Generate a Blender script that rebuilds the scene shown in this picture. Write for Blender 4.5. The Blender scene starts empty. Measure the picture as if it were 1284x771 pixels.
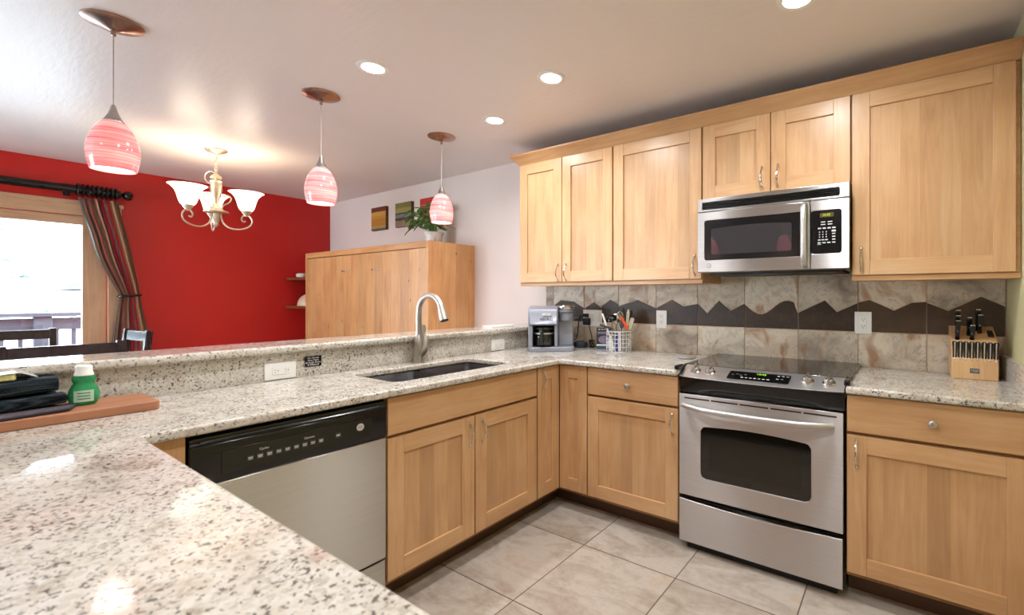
import bpy, bmesh, math, random
from mathutils import Vector, Matrix
R = math.radians
PI = math.pi
scene = bpy.context.scene
COL = scene.collection

# ------------------------------------------------------------------ camera, world, exposure, lights
cam_d = bpy.data.cameras.new('camera')
cam = bpy.data.objects.new('camera', cam_d); COL.objects.link(cam)
cam.location = (1.7548, -2.1645, 1.291)
cam.rotation_euler = (PI/2, 0, 0.5764)
cam_d.sensor_fit = 'HORIZONTAL'; cam_d.sensor_width = 36
cam_d.lens = 36*567.78/1284
cam_d.shift_x = -119.13/1284
cam_d.shift_y = -13.47/1284
cam_d.dof.use_dof = True; cam_d.dof.focus_distance = 3.0; cam_d.dof.aperture_fstop = 4.0
cam_d.clip_start = .02; cam_d.clip_end = 300
scene.camera = cam

scene.view_settings.view_transform = 'Standard'
scene.view_settings.look = 'None'
scene.view_settings.gamma = 1
scene.view_settings.use_curve_mapping = False
scene.view_settings.exposure = 0.66

W = bpy.data.worlds.new('sky'); scene.world = W; W.use_nodes = True
bg = W.node_tree.nodes['Background']
bg.inputs[0].default_value = (.80, .90, 1.0, 1)
bg.inputs[1].default_value = 11.0

SUN = bpy.data.lights.new('sun', 'SUN'); SUN.energy = 5.0; SUN.angle = .02; SUN.color = (1, .95, .88)
so = bpy.data.objects.new('sun', SUN); COL.objects.link(so); so.rotation_euler = (R(48), 0, R(160))

CAN_POWER = 6.5       # each recessed light
PEND_POWER = .45
CHAND_POWER = 1.9

# ------------------------------------------------------------------ materials
def s2l(c):
    return tuple((v/12.92 if v <= .04045 else ((v+.055)/1.055)**2.4) for v in (x/255 for x in c))
def C4(c): return (*s2l(c), 1)

class NT:
    def __init__(s, name):
        s.m = bpy.data.materials.new(name); s.m.use_nodes = True
        s.t = s.m.node_tree; s.n = s.t.nodes; s.l = s.t.links
        s.b = s.n['Principled BSDF']
    def node(s, typ, **kw):
        n = s.n.new(typ)
        for k, v in kw.items(): setattr(n, k, v)
        return n
    def link(s, a, b): s.l.new(a, b)
    def val(s, sock, v):
        if isinstance(v, bpy.types.NodeSocket): s.l.new(v, sock)
        else: sock.default_value = v
    def math(s, op, a, b=0.0, c=None):
        n = s.node('ShaderNodeMath', operation=op); s.val(n.inputs[0], a); s.val(n.inputs[1], b)
        if c is not None: s.val(n.inputs[2], c)
        return n.outputs[0]
    def coord(s, which='Object'): return s.node('ShaderNodeTexCoord').outputs[which]
    def wpos(s): return s.node('ShaderNodeNewGeometry').outputs['Position']
    def sep(s, v):
        n = s.node('ShaderNodeSeparateXYZ'); s.l.new(v, n.inputs[0]); return n.outputs
    def comb(s, x, y, z):
        n = s.node('ShaderNodeCombineXYZ'); s.val(n.inputs[0], x); s.val(n.inputs[1], y); s.val(n.inputs[2], z); return n.outputs[0]
    def mapping(s, v, scale=(1,1,1), loc=(0,0,0), rot=(0,0,0)):
        n = s.node('ShaderNodeMapping'); s.l.new(v, n.inputs[0])
        n.inputs['Scale'].default_value = scale; n.inputs['Location'].default_value = loc; n.inputs['Rotation'].default_value = rot
        return n.outputs[0]
    def noise(s, v, scale, detail=4, rough=.55, dist=0, dims='3D', w=None):
        n = s.node('ShaderNodeTexNoise', noise_dimensions=dims); s.l.new(v, n.inputs['Vector'])
        n.inputs['Scale'].default_value = scale; n.inputs['Detail'].default_value = detail
        n.inputs['Roughness'].default_value = rough; n.inputs['Distortion'].default_value = dist
        if w is not None: s.l.new(w, n.inputs['W'])
        return n.outputs['Fac']
    def voro(s, v, scale, feature='F1', out='Distance'):
        n = s.node('ShaderNodeTexVoronoi', feature=feature); s.l.new(v, n.inputs['Vector']); n.inputs['Scale'].default_value = scale
        return n.outputs[out]
    def ramp(s, f, stops, interp='LINEAR'):
        n = s.node('ShaderNodeValToRGB'); s.l.new(f, n.inputs[0]); cr = n.color_ramp; cr.interpolation = interp
        while len(cr.elements) < len(stops): cr.elements.new(.5)
        for e, (p, c) in zip(cr.elements, stops):
            e.position = p; e.color = C4(c) if max(c) > 1.01 else (*c, 1)
        return n.outputs[0]
    def mix(s, f, a, b, mode='MIX'):
        n = s.node('ShaderNodeMix', data_type='RGBA', blend_type=mode)
        s.val(n.inputs[0], f)
        for sock, v in ((n.inputs[6], a), (n.inputs[7], b)):
            if isinstance(v, bpy.types.NodeSocket): s.l.new(v, sock)
            else: sock.default_value = C4(v)
        return n.outputs[2]
    def white(s, v, dims='1D', out='Value'):
        n = s.node('ShaderNodeTexWhiteNoise', noise_dimensions=dims)
        s.l.new(v, n.inputs['W' if dims == '1D' else 'Vector']); return n.outputs[out]
    def bump(s, h, strength=.2, dist=.01):
        n = s.node('ShaderNodeBump'); s.l.new(h, n.inputs['Height']); n.inputs['Strength'].default_value = strength
        n.inputs['Distance'].default_value = dist; s.l.new(n.outputs[0], s.b.inputs['Normal'])
    def set(s, col=None, rough=None, metal=None, spec=None, **kw):
        if col is not None:
            if isinstance(col, bpy.types.NodeSocket): s.l.new(col, s.b.inputs['Base Color'])
            else: s.b.inputs['Base Color'].default_value = C4(col)
        if rough is not None: s.val(s.b.inputs['Roughness'], rough)
        if metal is not None: s.b.inputs['Metallic'].default_value = metal
        if spec is not None: s.b.inputs['Specular IOR Level'].default_value = spec
        for k, v in kw.items(): s.val(s.b.inputs[k.replace('_', ' ')], v)
        return s.m

def plain(name, col, rough=.5, metal=0, spec=.5, var=.06, scale=30, **kw):
    """a colour with a faint procedural mottling"""
    t = NT(name)
    f = t.noise(t.coord(), scale, 3)
    a = tuple(max(0, v*(1-var)) for v in col); b = tuple(min(255, v*(1+var)) for v in col)
    return t.set(t.ramp(f, [(.3, a), (.7, b)]), rough, metal, spec, **kw)

def wood(name, axis='z', plank=0, dark=(184,139,97), mid=(206,163,119), light=(218,183,143), knots=0, rough=.33, tone=.25):
    t = NT(name)
    p = t.wpos(); x, y, z = t.sep(p)
    along = .9; across = 13
    sc = {'x': (along, across, across), 'y': (across, along, across), 'z': (across, across, along)}[axis]
    q = p
    u = t.math('ADD', x, y) if axis == 'z' else z
    if plank:
        idx = t.math('FLOOR', t.math('DIVIDE', u, plank))
        wn = t.white(idx)
        off = t.comb(0, 0, t.math('MULTIPLY', wn, 9.0)) if axis == 'z' else t.comb(t.math('MULTIPLY', wn, 9.0), 0, 0)
        va = t.node('ShaderNodeVectorMath', operation='ADD'); t.link(p, va.inputs[0]); t.link(off, va.inputs[1]); q = va.outputs[0]
    n1 = t.noise(t.mapping(q, tuple(v*.8 for v in sc)), 1.6, 5, .6, 2.2)
    n2 = t.noise(t.mapping(q, tuple(v*5 for v in sc)), 2.2, 3, .6)
    n3 = t.noise(q, 2.3, 3, .5)
    f = t.math('ADD', t.math('MULTIPLY', n1, .40), t.math('ADD', t.math('MULTIPLY', n2, .16), t.math('MULTIPLY', n3, .44)))
    col = t.ramp(f, [(.32, dark), (.52, mid), (.72, light)])
    if plank:
        col = t.mix(t.math('MULTIPLY', t.math('SUBTRACT', wn, .35), tone*1.7), col, tuple(v*.70 for v in mid))
    # small dark pin knots
    vd = t.voro(t.mapping(q, {'x': (1.6, 4, 4), 'y': (4, 1.6, 4), 'z': (4, 4, 1.6)}[axis]), 1.3 if knots == 0 else 2.3)
    kr = .035 if knots == 0 else knots
    k = t.ramp(vd, [(0, (0,0,0)), (kr*.45, (.12,.12,.12)), (kr, (1,1,1))])
    kk = t.node('ShaderNodeRGBToBW'); t.link(k, kk.inputs[0])
    col = t.mix(kk.outputs[0], tuple(v*.42 for v in dark), col)
    t.bump(n2, .05, .002)
    return t.set(col, rough, 0, .45)

def granite(name):
    t = NT(name)
    p = t.wpos()
    d = t.noise(p, 14, 2); 
    q = t.mapping(p, (1, 1, 1))
    big = t.noise(q, 9, 5, .65, .6)
    base = t.ramp(big, [(.30, (156,144,130)), (.45, (192,184,172)), (.56, (208,203,195)), (.72, (178,165,149))])
    v = t.voro(q, 135, 'F1', 'Color')
    vb = t.sep(v)
    gr = t.ramp(vb[0], [(0, (134,122,108)), (.22, (176,166,152)), (.5, (204,198,187)), (1, (218,214,207))])
    col = t.mix(.34, base, gr)
    # rusty brown and dark grains
    wv = t.noise(q, 74, 3, .6, .6)
    br = t.ramp(wv, [(.59, (0,0,0)), (.68, (1,1,1))])
    b2 = t.node('ShaderNodeRGBToBW'); t.link(br, b2.inputs[0])
    col = t.mix(t.math('MULTIPLY', b2.outputs[0], .6), col, (124,104,84))
    q2 = t.mapping(p, (1,1,1), (3.1, 7.7, 1.3))
    wk = t.noise(q2, 118, 2, .5, .3)
    clump = t.noise(q2, 13, 2)
    thr = t.math('ADD', wk, t.math('MULTIPLY', clump, .22))
    bk = t.ramp(thr, [(.705, (0,0,0)), (.745, (1,1,1))])
    b3 = t.node('ShaderNodeRGBToBW'); t.link(bk, b3.inputs[0])
    col = t.mix(t.math('MULTIPLY', b3.outputs[0], .82), col, (66,57,51))
    return t.set(col, .08, 0, .36)

def steel(name, col=(196,193,191), rough=.36, an=.96, rot=.25):
    t = NT(name)
    p = t.wpos()
    n = t.noise(t.mapping(p, (1.5, 1.5, 260)), 1, 2, .6)
    c = t.ramp(n, [(.3, tuple(v*.975 for v in col)), (.7, tuple(min(255, v*1.02) for v in col))])
    tg = t.node('ShaderNodeTangent', direction_type='RADIAL', axis='Z'); t.link(tg.outputs[0], t.b.inputs['Tangent'])
    return t.set(c, rough, 1, .5, Anisotropic=an, Anisotropic_Rotation=rot)

def emit(name, col, strength, base=(240,240,240)):
    t = NT(name)
    n = t.noise(t.coord(), 8, 2)
    t.set(base, .4)
    c = t.mix(n, col, tuple(min(255, v*1.02) for v in col))
    t.link(c, t.b.inputs['Emission Color']); t.b.inputs['Emission Strength'].default_value = strength
    return t.m

M = {}
M['wv'] = wood('maple_vertical', 'z')
M['wp'] = wood('maple_planked_panel', 'z', plank=.074, tone=.35)
M['wx'] = wood('maple_along_x', 'x')
M['wy'] = wood('maple_along_y', 'y')
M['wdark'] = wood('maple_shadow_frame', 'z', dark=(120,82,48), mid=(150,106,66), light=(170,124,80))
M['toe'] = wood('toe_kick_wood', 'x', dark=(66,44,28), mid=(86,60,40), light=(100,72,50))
ald = dict(dark=(186,126,76), mid=(216,160,106), light=(230,186,138))
M['ald'] = wood('knotty_alder_vertical', 'z', plank=.135, knots=.075, rough=.42, tone=.3, **ald)
M['aldx'] = wood('knotty_alder_along_x', 'x', knots=.05, rough=.42, **ald)
M['pine'] = wood('window_pine_vertical', 'z', dark=(176,132,98), mid=(200,160,126), light=(214,178,146))
M['piney'] = wood('window_pine_along_y', 'y', dark=(176,132,98), mid=(200,160,126), light=(214,178,146))
M['shelf'] = wood('walnut_shelf', 'x', dark=(92,52,26), mid=(122,74,38), light=(140,92,52))
M['board'] = wood('cutting_board_wood', 'y', plank=.0, dark=(150,96,68), mid=(172,118,86), light=(188,138,108), rough=.5)
M['block'] = wood('knife_block_wood', 'z', dark=(196,150,104), mid=(218,178,130), light=(230,196,152))
M['darkwood'] = wood('espresso_chair_wood', 'z', dark=(30,18,18), mid=(44,28,28), light=(58,38,36), rough=.22)
M['deck'] = wood('deck_rail_wood', 'y', dark=(52,58,66), mid=(68,76,86), light=(84,92,102), rough=.8)
M['granite'] = granite('speckled_granite')
M['steel'] = steel('brushed_stainless')
M['steelv'] = steel('brushed_stainless_plain', (208,207,207), .42, 0)
M['nickel'] = plain('satin_nickel', (184,178,172), .36, 1)
M['chrome'] = plain('polished_nickel', (220,218,215), .12, 1, var=.02)
M['badge'] = plain('silver_badge', (198,198,200), .45, .2, var=.02)
M['bronze'] = plain('brushed_bronze_canopy', (176,146,132), .26, 1)
M['ironlight'] = plain('antique_silver_iron', (214,200,178), .34, .85)
M['black'] = plain('black_gloss_plastic', (14,14,15), .16)
M['blackm'] = plain('black_matte_plastic', (22,22,23), .45)
M['glassblk'] = plain('black_ceramic_glass', (20,18,17), .05, spec=.8, var=.02)
M['ovenglass'] = plain('oven_dark_glass', (16,15,12), .06, spec=.7, var=.1)
M['mwglass'] = plain('microwave_screen_glass', (50,48,51), .012, spec=1.0, var=.03, scale=400)
M['white'] = plain('white_plastic', (236,235,232), .35, var=.01)
M['ink'] = plain('white_printed_ink', (225,225,225), .5, var=.02)
M['inkd'] = plain('grey_printed_ink', (110,110,112), .5, var=.02)
M['slot'] = plain('outlet_slot_black', (35,33,32), .6)
M['sinkm'] = plain('dark_composite_sink', (32,26,26), .5, spec=.3)
M['rubber'] = plain('rubber_dark', (18,18,18), .7)
M['greyplastic'] = plain('silver_grey_plastic', (146,149,160), .34, .15, var=.02)
M['greydark'] = plain('dark_grey_plastic', (66,68,74), .4)
M['crown'] = wood('crown_maple', 'x', dark=(176,128,84), mid=(200,154,108), light=(212,172,128))
M['green'] = plain('leaf_green', (88,124,56), .45, var=.25, scale=18)
M['pot'] = plain('glazed_white_pot', (222,214,208), .25)
M['soil'] = plain('potting_soil', (60,42,30), .9, var=.2)
M['towel'] = plain('charcoal_ribbed_towel', (54,62,68), .95, spec=.1, var=.15, scale=250)
def rib():
    t = NT('charcoal_ribbed_cotton'); x, y, z = t.sep(t.wpos())
    w = t.math('SINE', t.math('MULTIPLY', x, 2*PI/.0085)); n = t.noise(t.wpos(), 260, 2)
    f = t.math('ADD', t.math('MULTIPLY', w, .32), t.math('MULTIPLY', n, .9))
    t.bump(w, .6, .002)
    M['towel'] = t.set(t.ramp(f, [(.2, (34,40,46)), (.8, (82,94,104))]), .95, 0, .1)
rib()
M['mat'] = plain('grey_microfibre_mat', (88,80,86), .95, spec=.1, var=.12, scale=300)
M['yellow'] = plain('yellow_sponge', (228,218,150), .9, var=.08, scale=200)
M['paper'] = plain('white_paper', (240,238,234), .7, var=.01)
M['orange'] = plain('orange_red_plastic', (222,74,42), .35)
M['cream'] = plain('cream_handle', (226,220,196), .4)
M['blueh'] = plain('blue_handle', (38,52,140), .4)
M['navy'] = plain('navy_card', (62,84,112), .5)
M['cyan'] = plain('cyan_card', (92,176,214), .5)
M['charcard'] = plain('charcoal_card', (52,50,58), .4)
M['mauve'] = plain('mauve_print', (136,124,150), .5)
M['wire'] = plain('white_coated_wire', (214,214,214), .3, .2)
M['grout'] = plain('sand_grout', (206,186,158), .85)
M['lens'] = emit('can_light_lens', (255,252,248), 14)
M['bulb'] = emit('warm_bulb', (255,236,220), 3.2)
M['lcdg'] = emit('green_led_digits', (160,230,40), .9, (40,60,10))
M['lcda'] = emit('amber_display', (150,104,10), .25, (40,28,4))

def mk_walls():
    for nm, c, r in (('wall_paint_red', (200,34,30), .40), ('wall_paint_white', (226,212,206), .55),
                     ('wall_paint_cream', (214,206,160), .55), ('wall_paint_beige', (224,220,218), .6)):
        t = NT(nm); p = t.wpos()
        n = t.noise(p, 90, 4); b = t.noise(p, 1.2, 2)
        col = t.ramp(b, [(.3, tuple(v*.97 for v in c)), (.7, tuple(min(255, v*1.02) for v in c))])
        t.bump(n, .12, .004); M[nm] = t.set(col, r, 0, .4)
    t = NT('ceiling_paint'); p = t.wpos()
    n = t.noise(t.mapping(p, (1, 5, 1), rot=(0, 0, .5)), 7, 6, .6)
    b = t.noise(p, .9, 2)
    t.bump(n, .16, .01)
    M['ceiling'] = t.set(t.ramp(b, [(.3, (226,216,212)), (.7, (232,222,218))]), .36, 0, .45)
    # floor: large porcelain tiles
    t = NT('floor_porcelain_tile'); p = t.wpos(); x, y, z = t.sep(p)
    T = .515
    u = t.math('DIVIDE', t.math('SUBTRACT', x, .371), T); v = t.math('DIVIDE', t.math('SUBTRACT', y, -.253), T)
    iu, iv = t.math('FLOOR', u), t.math('FLOOR', v)
    fu, fv = t.math('SUBTRACT', u, iu), t.math('SUBTRACT', v, iv)
    eu = t.math('MINIMUM', fu, t.math('SUBTRACT', 1, fu)); ev = t.math('MINIMUM', fv, t.math('SUBTRACT', 1, fv))
    e = t.math('MINIMUM', eu, ev)
    g = t.math('GREATER_THAN', e, .0052)
    rnd = t.white(t.comb(iu, iv, 0), '3D', 'Color')
    va = t.node('ShaderNodeVectorMath', operation='MULTIPLY_ADD'); t.link(rnd, va.inputs[0]); va.inputs[1].default_value = (9, 9, 9); t.link(p, va.inputs[2])
    n = t.noise(t.mapping(va.outputs[0], (1, 2.2, 1), rot=(0, 0, .6)), 2.6, 8, .62, .8)
    n2 = t.noise(va.outputs[0], 24, 5, .7)
    f = t.math('ADD', t.math('MULTIPLY', n, .75), t.math('MULTIPLY', n2, .25))
    col = t.ramp(f, [(.30, (138,122,108)), (.44, (168,155,142)), (.56, (188,178,168)), (.66, (182,162,144)), (.8, (160,149,140))])
    col = t.mix(g, (92,82,72), col)
    hb = t.math('ADD', t.math('MULTIPLY', g, .6), t.math('MULTIPLY', n2, .15))
    t.bump(hb, .25, .004)
    M['floor'] = t.set(col, .34, 0, .45)
    # slate look wall tile: light and dark
    def slate(nm, stops, seed, veins):
        t = NT(nm); p = t.wpos(); x, y, z = t.sep(p)
        iu = t.math('FLOOR', t.math('DIVIDE', t.math('ADD', x, .2705), .3045)); iv = t.math('FLOOR', t.math('DIVIDE', t.math('SUBTRACT', z, 1.10), .31))
        rnd = t.white(t.comb(iu, iv, seed), '3D', 'Color'); rv = t.white(t.comb(iv, iu, seed+3), '3D', 'Value')
        va = t.node('ShaderNodeVectorMath', operation='MULTIPLY_ADD'); t.link(rnd, va.inputs[0]); va.inputs[1].default_value = (13, 13, 13); t.link(p, va.inputs[2])
        q = va.outputs[0]
        n = t.noise(t.mapping(q, (1, 1, 1.5), rot=(0, .5, 0)), 3.6, 8, .60, .7)
        f = t.math('ADD', t.math('MULTIPLY', n, .72), t.math('MULTIPLY', rv, .28))
        col = t.ramp(f, stops)
        ru = t.noise(t.mapping(q, (1, 1, .6), loc=(4, 2, 8)), 6, 6, .6, 1.2)
        rm = t.node('ShaderNodeRGBToBW'); t.link(t.ramp(ru, [(.54, (0,0,0)), (.66, (1,1,1))]), rm.inputs[0])
        col = t.mix(t.math('MULTIPLY', rm.outputs[0], .8*veins), col, (158,108,70))
        vn = t.noise(q, 5.5, 8, .7, 2.2)
        vv = t.math('ADD', t.math('ABSOLUTE', t.math('SUBTRACT', vn, .5)), t.math('MULTIPLY', t.math('MAXIMUM', t.math('SUBTRACT', ru, .48), 0.0), .6))
        vm = t.node('ShaderNodeRGBToBW'); t.link(t.ramp(vv, [(0, (1,1,1)), (.02, (0,0,0))]), vm.inputs[0])
        col = t.mix(t.math('MULTIPLY', vm.outputs[0], .55), col, (86,70,62))
        t.bump(n, .12, .006)
        M[nm] = t.set(col, .42, 0, .4)
    slate('slate_light', [(.28, (132,118,106)), (.40, (192,178,160)), (.52, (220,208,190)), (.61, (208,186,160)), (.69, (196,184,172)), (.8, (166,154,144))], 1, 1)
    slate('slate_dark', [(.3, (48,34,26)), (.5, (64,48,36)), (.7, (80,60,44))], 9, .12)
    # pendant glass: streaked pink swirls
    t = NT('pink_swirl_glass'); p = t.coord()
    w = t.noise(t.mapping(p, (2.2, 2.2, 190), rot=(.10, .12, 0)), 1.0, 4, .7, .2)
    big = t.noise(t.mapping(p, (3, 3, 16), rot=(.18, .1, 0)), 1.0, 2)
    f = t.math('ADD', t.math('MULTIPLY', w, .6), t.math('MULTIPLY', big, .4))
    col = t.ramp(f, [(.36, (226,92,98)), (.5, (240,146,144)), (.66, (252,204,196))])
    t.link(col, t.b.inputs['Emission Color']); t.b.inputs['Emission Strength'].default_value = .40
    M['pink'] = t.set(col, .12, 0, .5)
    t = NT('frosted_bell_glass'); p = t.coord(); n = t.noise(p, 12, 3)
    col = t.ramp(n, [(.3, (255,240,216)), (.7, (255,248,232))])
    t.link(col, t.b.inputs['Emission Color']); t.b.inputs['Emission Strength'].default_value = 1.5
    M['bell'] = t.set(col, .3)
    # thin clear glass
    t = NT('clear_pane'); tr = t.node('ShaderNodeBsdfTransparent'); gl = t.node('ShaderNodeBsdfGlossy'); gl.inputs['Roughness'].default_value = .02
    fr = t.node('ShaderNodeFresnel'); fr.inputs[0].default_value = 1.45; mx = t.node('ShaderNodeMixShader')
    n = t.noise(t.coord(), 3, 2); tr.inputs[0].default_value = (.96, .98, .98, 1)
    t.link(fr.outputs[0], mx.inputs[0]); t.link(tr.outputs[0], mx.inputs[1]); t.link(gl.outputs[0], mx.inputs[2])
    t.link(mx.outputs[0], t.n['Material Output'].inputs[0]); M['pane'] = t.m
    t = NT('smoky_carafe_glass'); tr = t.node('ShaderNodeBsdfTransparent'); gl = t.node('ShaderNodeBsdfGlossy'); gl.inputs['Roughness'].default_value = .04
    fr = t.node('ShaderNodeFresnel'); fr.inputs[0].default_value = 1.6; mx = t.node('ShaderNodeMixShader'); tr.inputs[0].default_value = (.62, .62, .64, 1)
    t.link(fr.outputs[0], mx.inputs[0]); t.link(tr.outputs[0], mx.inputs[1]); t.link(gl.outputs[0], mx.inputs[2])
    t.link(mx.outputs[0], t.n['Material Output'].inputs[0]); M['carafe'] = t.m
    t = NT('green_soap'); p = t.coord(); n = t.noise(p, 20, 2)
    M['soap'] = t.set(t.ramp(n, [(.3, (44,158,98)), (.7, (76,190,124))]), .08, 0, .5, Transmission_Weight=.45, IOR=1.4)
    # curtain stripes from uv
    t = NT('striped_curtain_silk'); uv = t.coord('UV'); u, v, _ = t.sep(uv)
    cols = [(70,58,58),(176,140,112),(90,60,52),(168,30,46),(140,104,84),(156,116,92),(58,42,42),(176,36,52),(84,60,52),(178,34,50),(176,132,98),(190,146,108),(110,76,58)]
    k = t.ramp(t.math('FRACT', t.math('MULTIPLY', u, 1.0)), [(i/len(cols), c) for i, c in enumerate(cols)], 'CONSTANT')
    wv = t.noise(t.mapping(uv, (120, 30, 1)), 1, 2)
    t.bump(wv, .05, .002)
    M['curtain'] = t.set(k, .42, 0, .4, Sheen_Weight=.2)
    # canvases
    def canvas(nm, bands):
        t = NT(nm); uv = t.coord('UV'); u, v, _ = t.sep(uv)
        n = t.noise(t.mapping(uv, (3, 9, 1)), 3, 6, .7)
        f = t.math('ADD', v, t.math('MULTIPLY', t.math('SUBTRACT', n, .5), .08))
        c = t.ramp(f, bands, 'CONSTANT')
        sp = t.noise(t.mapping(uv, (10, 22, 1)), 3, 6, .75)
        c = t.mix(t.math('MULTIPLY', sp, .45), c, (60,44,26))
        M[nm] = t.set(c, .6)
    canvas('canvas_amber', [(0, (120,96,70)), (.08, (190,160,110)), (.17, (196,130,40)), (.5, (210,150,60)), (.62, (220,170,80)), (.8, (120,40,26))])
    canvas('canvas_olive', [(0, (150,130,110)), (.2, (170,150,120)), (.26, (88,56,44)), (.38, (120,140,150)), (.52, (64,66,44)), (.58, (170,160,84)), (.78, (128,128,62))])
    canvas('canvas_red', [(0, (206,60,40)), (.55, (206,60,40)), (.66, (120,70,40)), (.7, (160,130,70)), (.76, (208,34,34))])
    # snow and trees
    t = NT('snowy_hillside'); p = t.wpos(); n = t.noise(p, .22, 8, .7); n2 = t.noise(p, 1.6, 6, .7)
    f = t.math('ADD', t.math('MULTIPLY', n, .55), t.math('MULTIPLY', n2, .45))
    M['hill'] = t.set(t.ramp(f, [(.43, (232,236,240)), (.55, (190,202,206)), (.66, (140,160,160))]), .9)
    M['snow'] = plain('snow', (238,240,244), .8, var=.02, scale=1)
    M['conifer'] = plain('frosted_conifer', (150,162,150), .9, var=.3, scale=1.5)
    M['house'] = plain('grey_siding', (214,216,220), .8)
mk_walls()

# ------------------------------------------------------------------ mesh builder
class MB:
    def __init__(s): s.v = []; s.f = []; s.m = []; s.uv = {}
    def _add(s, vs, fs, mi=0, M4=None, uv=None):
        o = len(s.v)
        for p in vs:
            p = Vector(p)
            s.v.append(M4 @ p if M4 is not None else p)
        for i, f in enumerate(fs):
            if uv is not None: s.uv[len(s.f)] = [uv[k] for k in f]
            s.f.append([o+k for k in f]); s.m.append(mi)
        return s
    def box(s, x0, x1, y0, y1, z0, z1, mi=0, M4=None):
        x0, x1 = min(x0, x1), max(x0, x1); y0, y1 = min(y0, y1), max(y0, y1); z0, z1 = min(z0, z1), max(z0, z1)
        vs = [(x0,y0,z0),(x1,y0,z0),(x1,y1,z0),(x0,y1,z0),(x0,y0,z1),(x1,y0,z1),(x1,y1,z1),(x0,y1,z1)]
        return s._add(vs, [(0,3,2,1),(4,5,6,7),(0,1,5,4),(1,2,6,5),(2,3,7,6),(3,0,4,7)], mi, M4)
    def prism(s, poly, a0, a1, axis='y', mi=0, M4=None):
        """poly in the plane across axis: axis y -> (x,z); x -> (y,z); z -> (x,y)"""
        def P(p, a): return {'y': (p[0], a, p[1]), 'x': (a, p[0], p[1]), 'z': (p[0], p[1], a)}[axis]
        n = len(poly); vs = [P(p, a0) for p in poly] + [P(p, a1) for p in poly]
        fs = [tuple(range(n)), tuple(range(2*n-1, n-1, -1))] + [(i, (i+1) % n, n+(i+1) % n, n+i) for i in range(n)]
        return s._add(vs, fs, mi, M4)
    def lathe(s, prof, c=(0,0,0), seg=24, axis='z', mi=0, M4=None, arc=1.0, sx=1.0, sy=1.0):
        vs = []; fs = []; n = len(prof)
        for j in range(seg):
            a = 2*PI*j/seg
            for r, h in prof:
                x, y = r*math.cos(a)*sx, r*math.sin(a)*sy
                q = {'z': (x, y, h), 'x': (h, x, y), 'y': (x, h, y)}[axis]
                vs.append((c[0]+q[0], c[1]+q[1], c[2]+q[2]))
        for j in range(seg):
            k = (j+1) % seg
            for i in range(n-1): fs.append((j*n+i, k*n+i, k*n+i+1, j*n+i+1))
        if prof[0][0] > 1e-6: fs.append(tuple(j*n for j in range(seg-1, -1, -1)))
        if prof[-1][0] > 1e-6: fs.append(tuple(j*n+n-1 for j in range(seg)))
        return s._add(vs, fs, mi, M4)
    def shell(s, prof, th, c=(0,0,0), seg=32, axis='z', mi=0, M4=None):
        """open lathe shell with thickness: closed profile loop"""
        inner = [(max(r-th, .0005), h) for r, h in prof][::-1]
        loop = prof + inner
        vs = []; fs = []; n = len(loop)
        for j in range(seg):
            a = 2*PI*j/seg
            for r, h in loop: 
                q = (r*math.cos(a), r*math.sin(a), h)
                vs.append((c[0]+q[0], c[1]+q[1], c[2]+q[2]))
        for j in range(seg):
            k = (j+1) % seg
            for i in range(n): 
                i2 = (i+1) % n
                fs.append((j*n+i, k*n+i, k*n+i2, j*n+i2))
        return s._add(vs, fs, mi, M4)
    def sphere(s, c, r, seg=16, rings=10, mi=0, sc=(1,1,1), M4=None):
        prof = [(r*math.sin(PI*i/rings), -r*math.cos(PI*i/rings)) for i in range(rings+1)]
        prof[0] = (1e-7, -r); prof[-1] = (1e-7, r)
        T = Matrix.Translation(c) @ Matrix.Diagonal((*sc, 1))
        if M4 is not None: T = M4 @ T
        return s.lathe(prof, seg=seg, mi=mi, M4=T)
    def tube(s, pts, r, seg=8, closed=False, mi=0, M4=None, flat=None):
        pts = [Vector(p) for p in pts]; n = len(pts)
        rs = r if isinstance(r, (list, tuple)) else [r]*n
        tans = []
        for i in range(n):
            a = pts[(i-1) % n] if (closed or i > 0) else pts[i]; b = pts[(i+1) % n] if (closed or i < n-1) else pts[i]
            t = (b-a); tans.append(t.normalized() if t.length > 1e-9 else Vector((0,0,1)))
        t0 = tans[0]; nrm = t0.orthogonal().normalized()
        if flat is not None: nrm = (Vector(flat) - t0*Vector(flat).dot(t0)).normalized()
        vs = []; fs = []
        for i in range(n):
            t = tans[i]; nrm = (nrm - t*nrm.dot(t)); nrm = nrm.normalized() if nrm.length > 1e-6 else t.orthogonal().normalized()
            b = t.cross(nrm)
            for j in range(seg):
                a = 2*PI*j/seg
                k = 1.0
                vs.append(pts[i] + (nrm*math.cos(a) + b*math.sin(a))*rs[i])
        m = n if closed else n-1
        for i in range(m):
            for j in range(seg):
                i2 = (i+1) % n; j2 = (j+1) % seg
                fs.append((i*seg+j, i*seg+j2, i2*seg+j2, i2*seg+j))
        if not closed:
            fs.append(tuple(range(seg-1, -1, -1))); fs.append(tuple((n-1)*seg+j for j in range(seg)))
        return s._add(vs, fs, mi, M4)
    def grid(s, fn, nu, nv, mi=0, M4=None, uvs=True):
        vs = []; uv = []; fs = []
        for i in range(nu+1):
            for j in range(nv+1):
                vs.append(fn(i/nu, j/nv)); uv.append((i/nu, j/nv))
        for i in range(nu):
            for j in range(nv):
                a = i*(nv+1)+j; fs.append((a, a+nv+1, a+nv+2, a+1))
        return s._add(vs, fs, mi, M4, uv)
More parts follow.
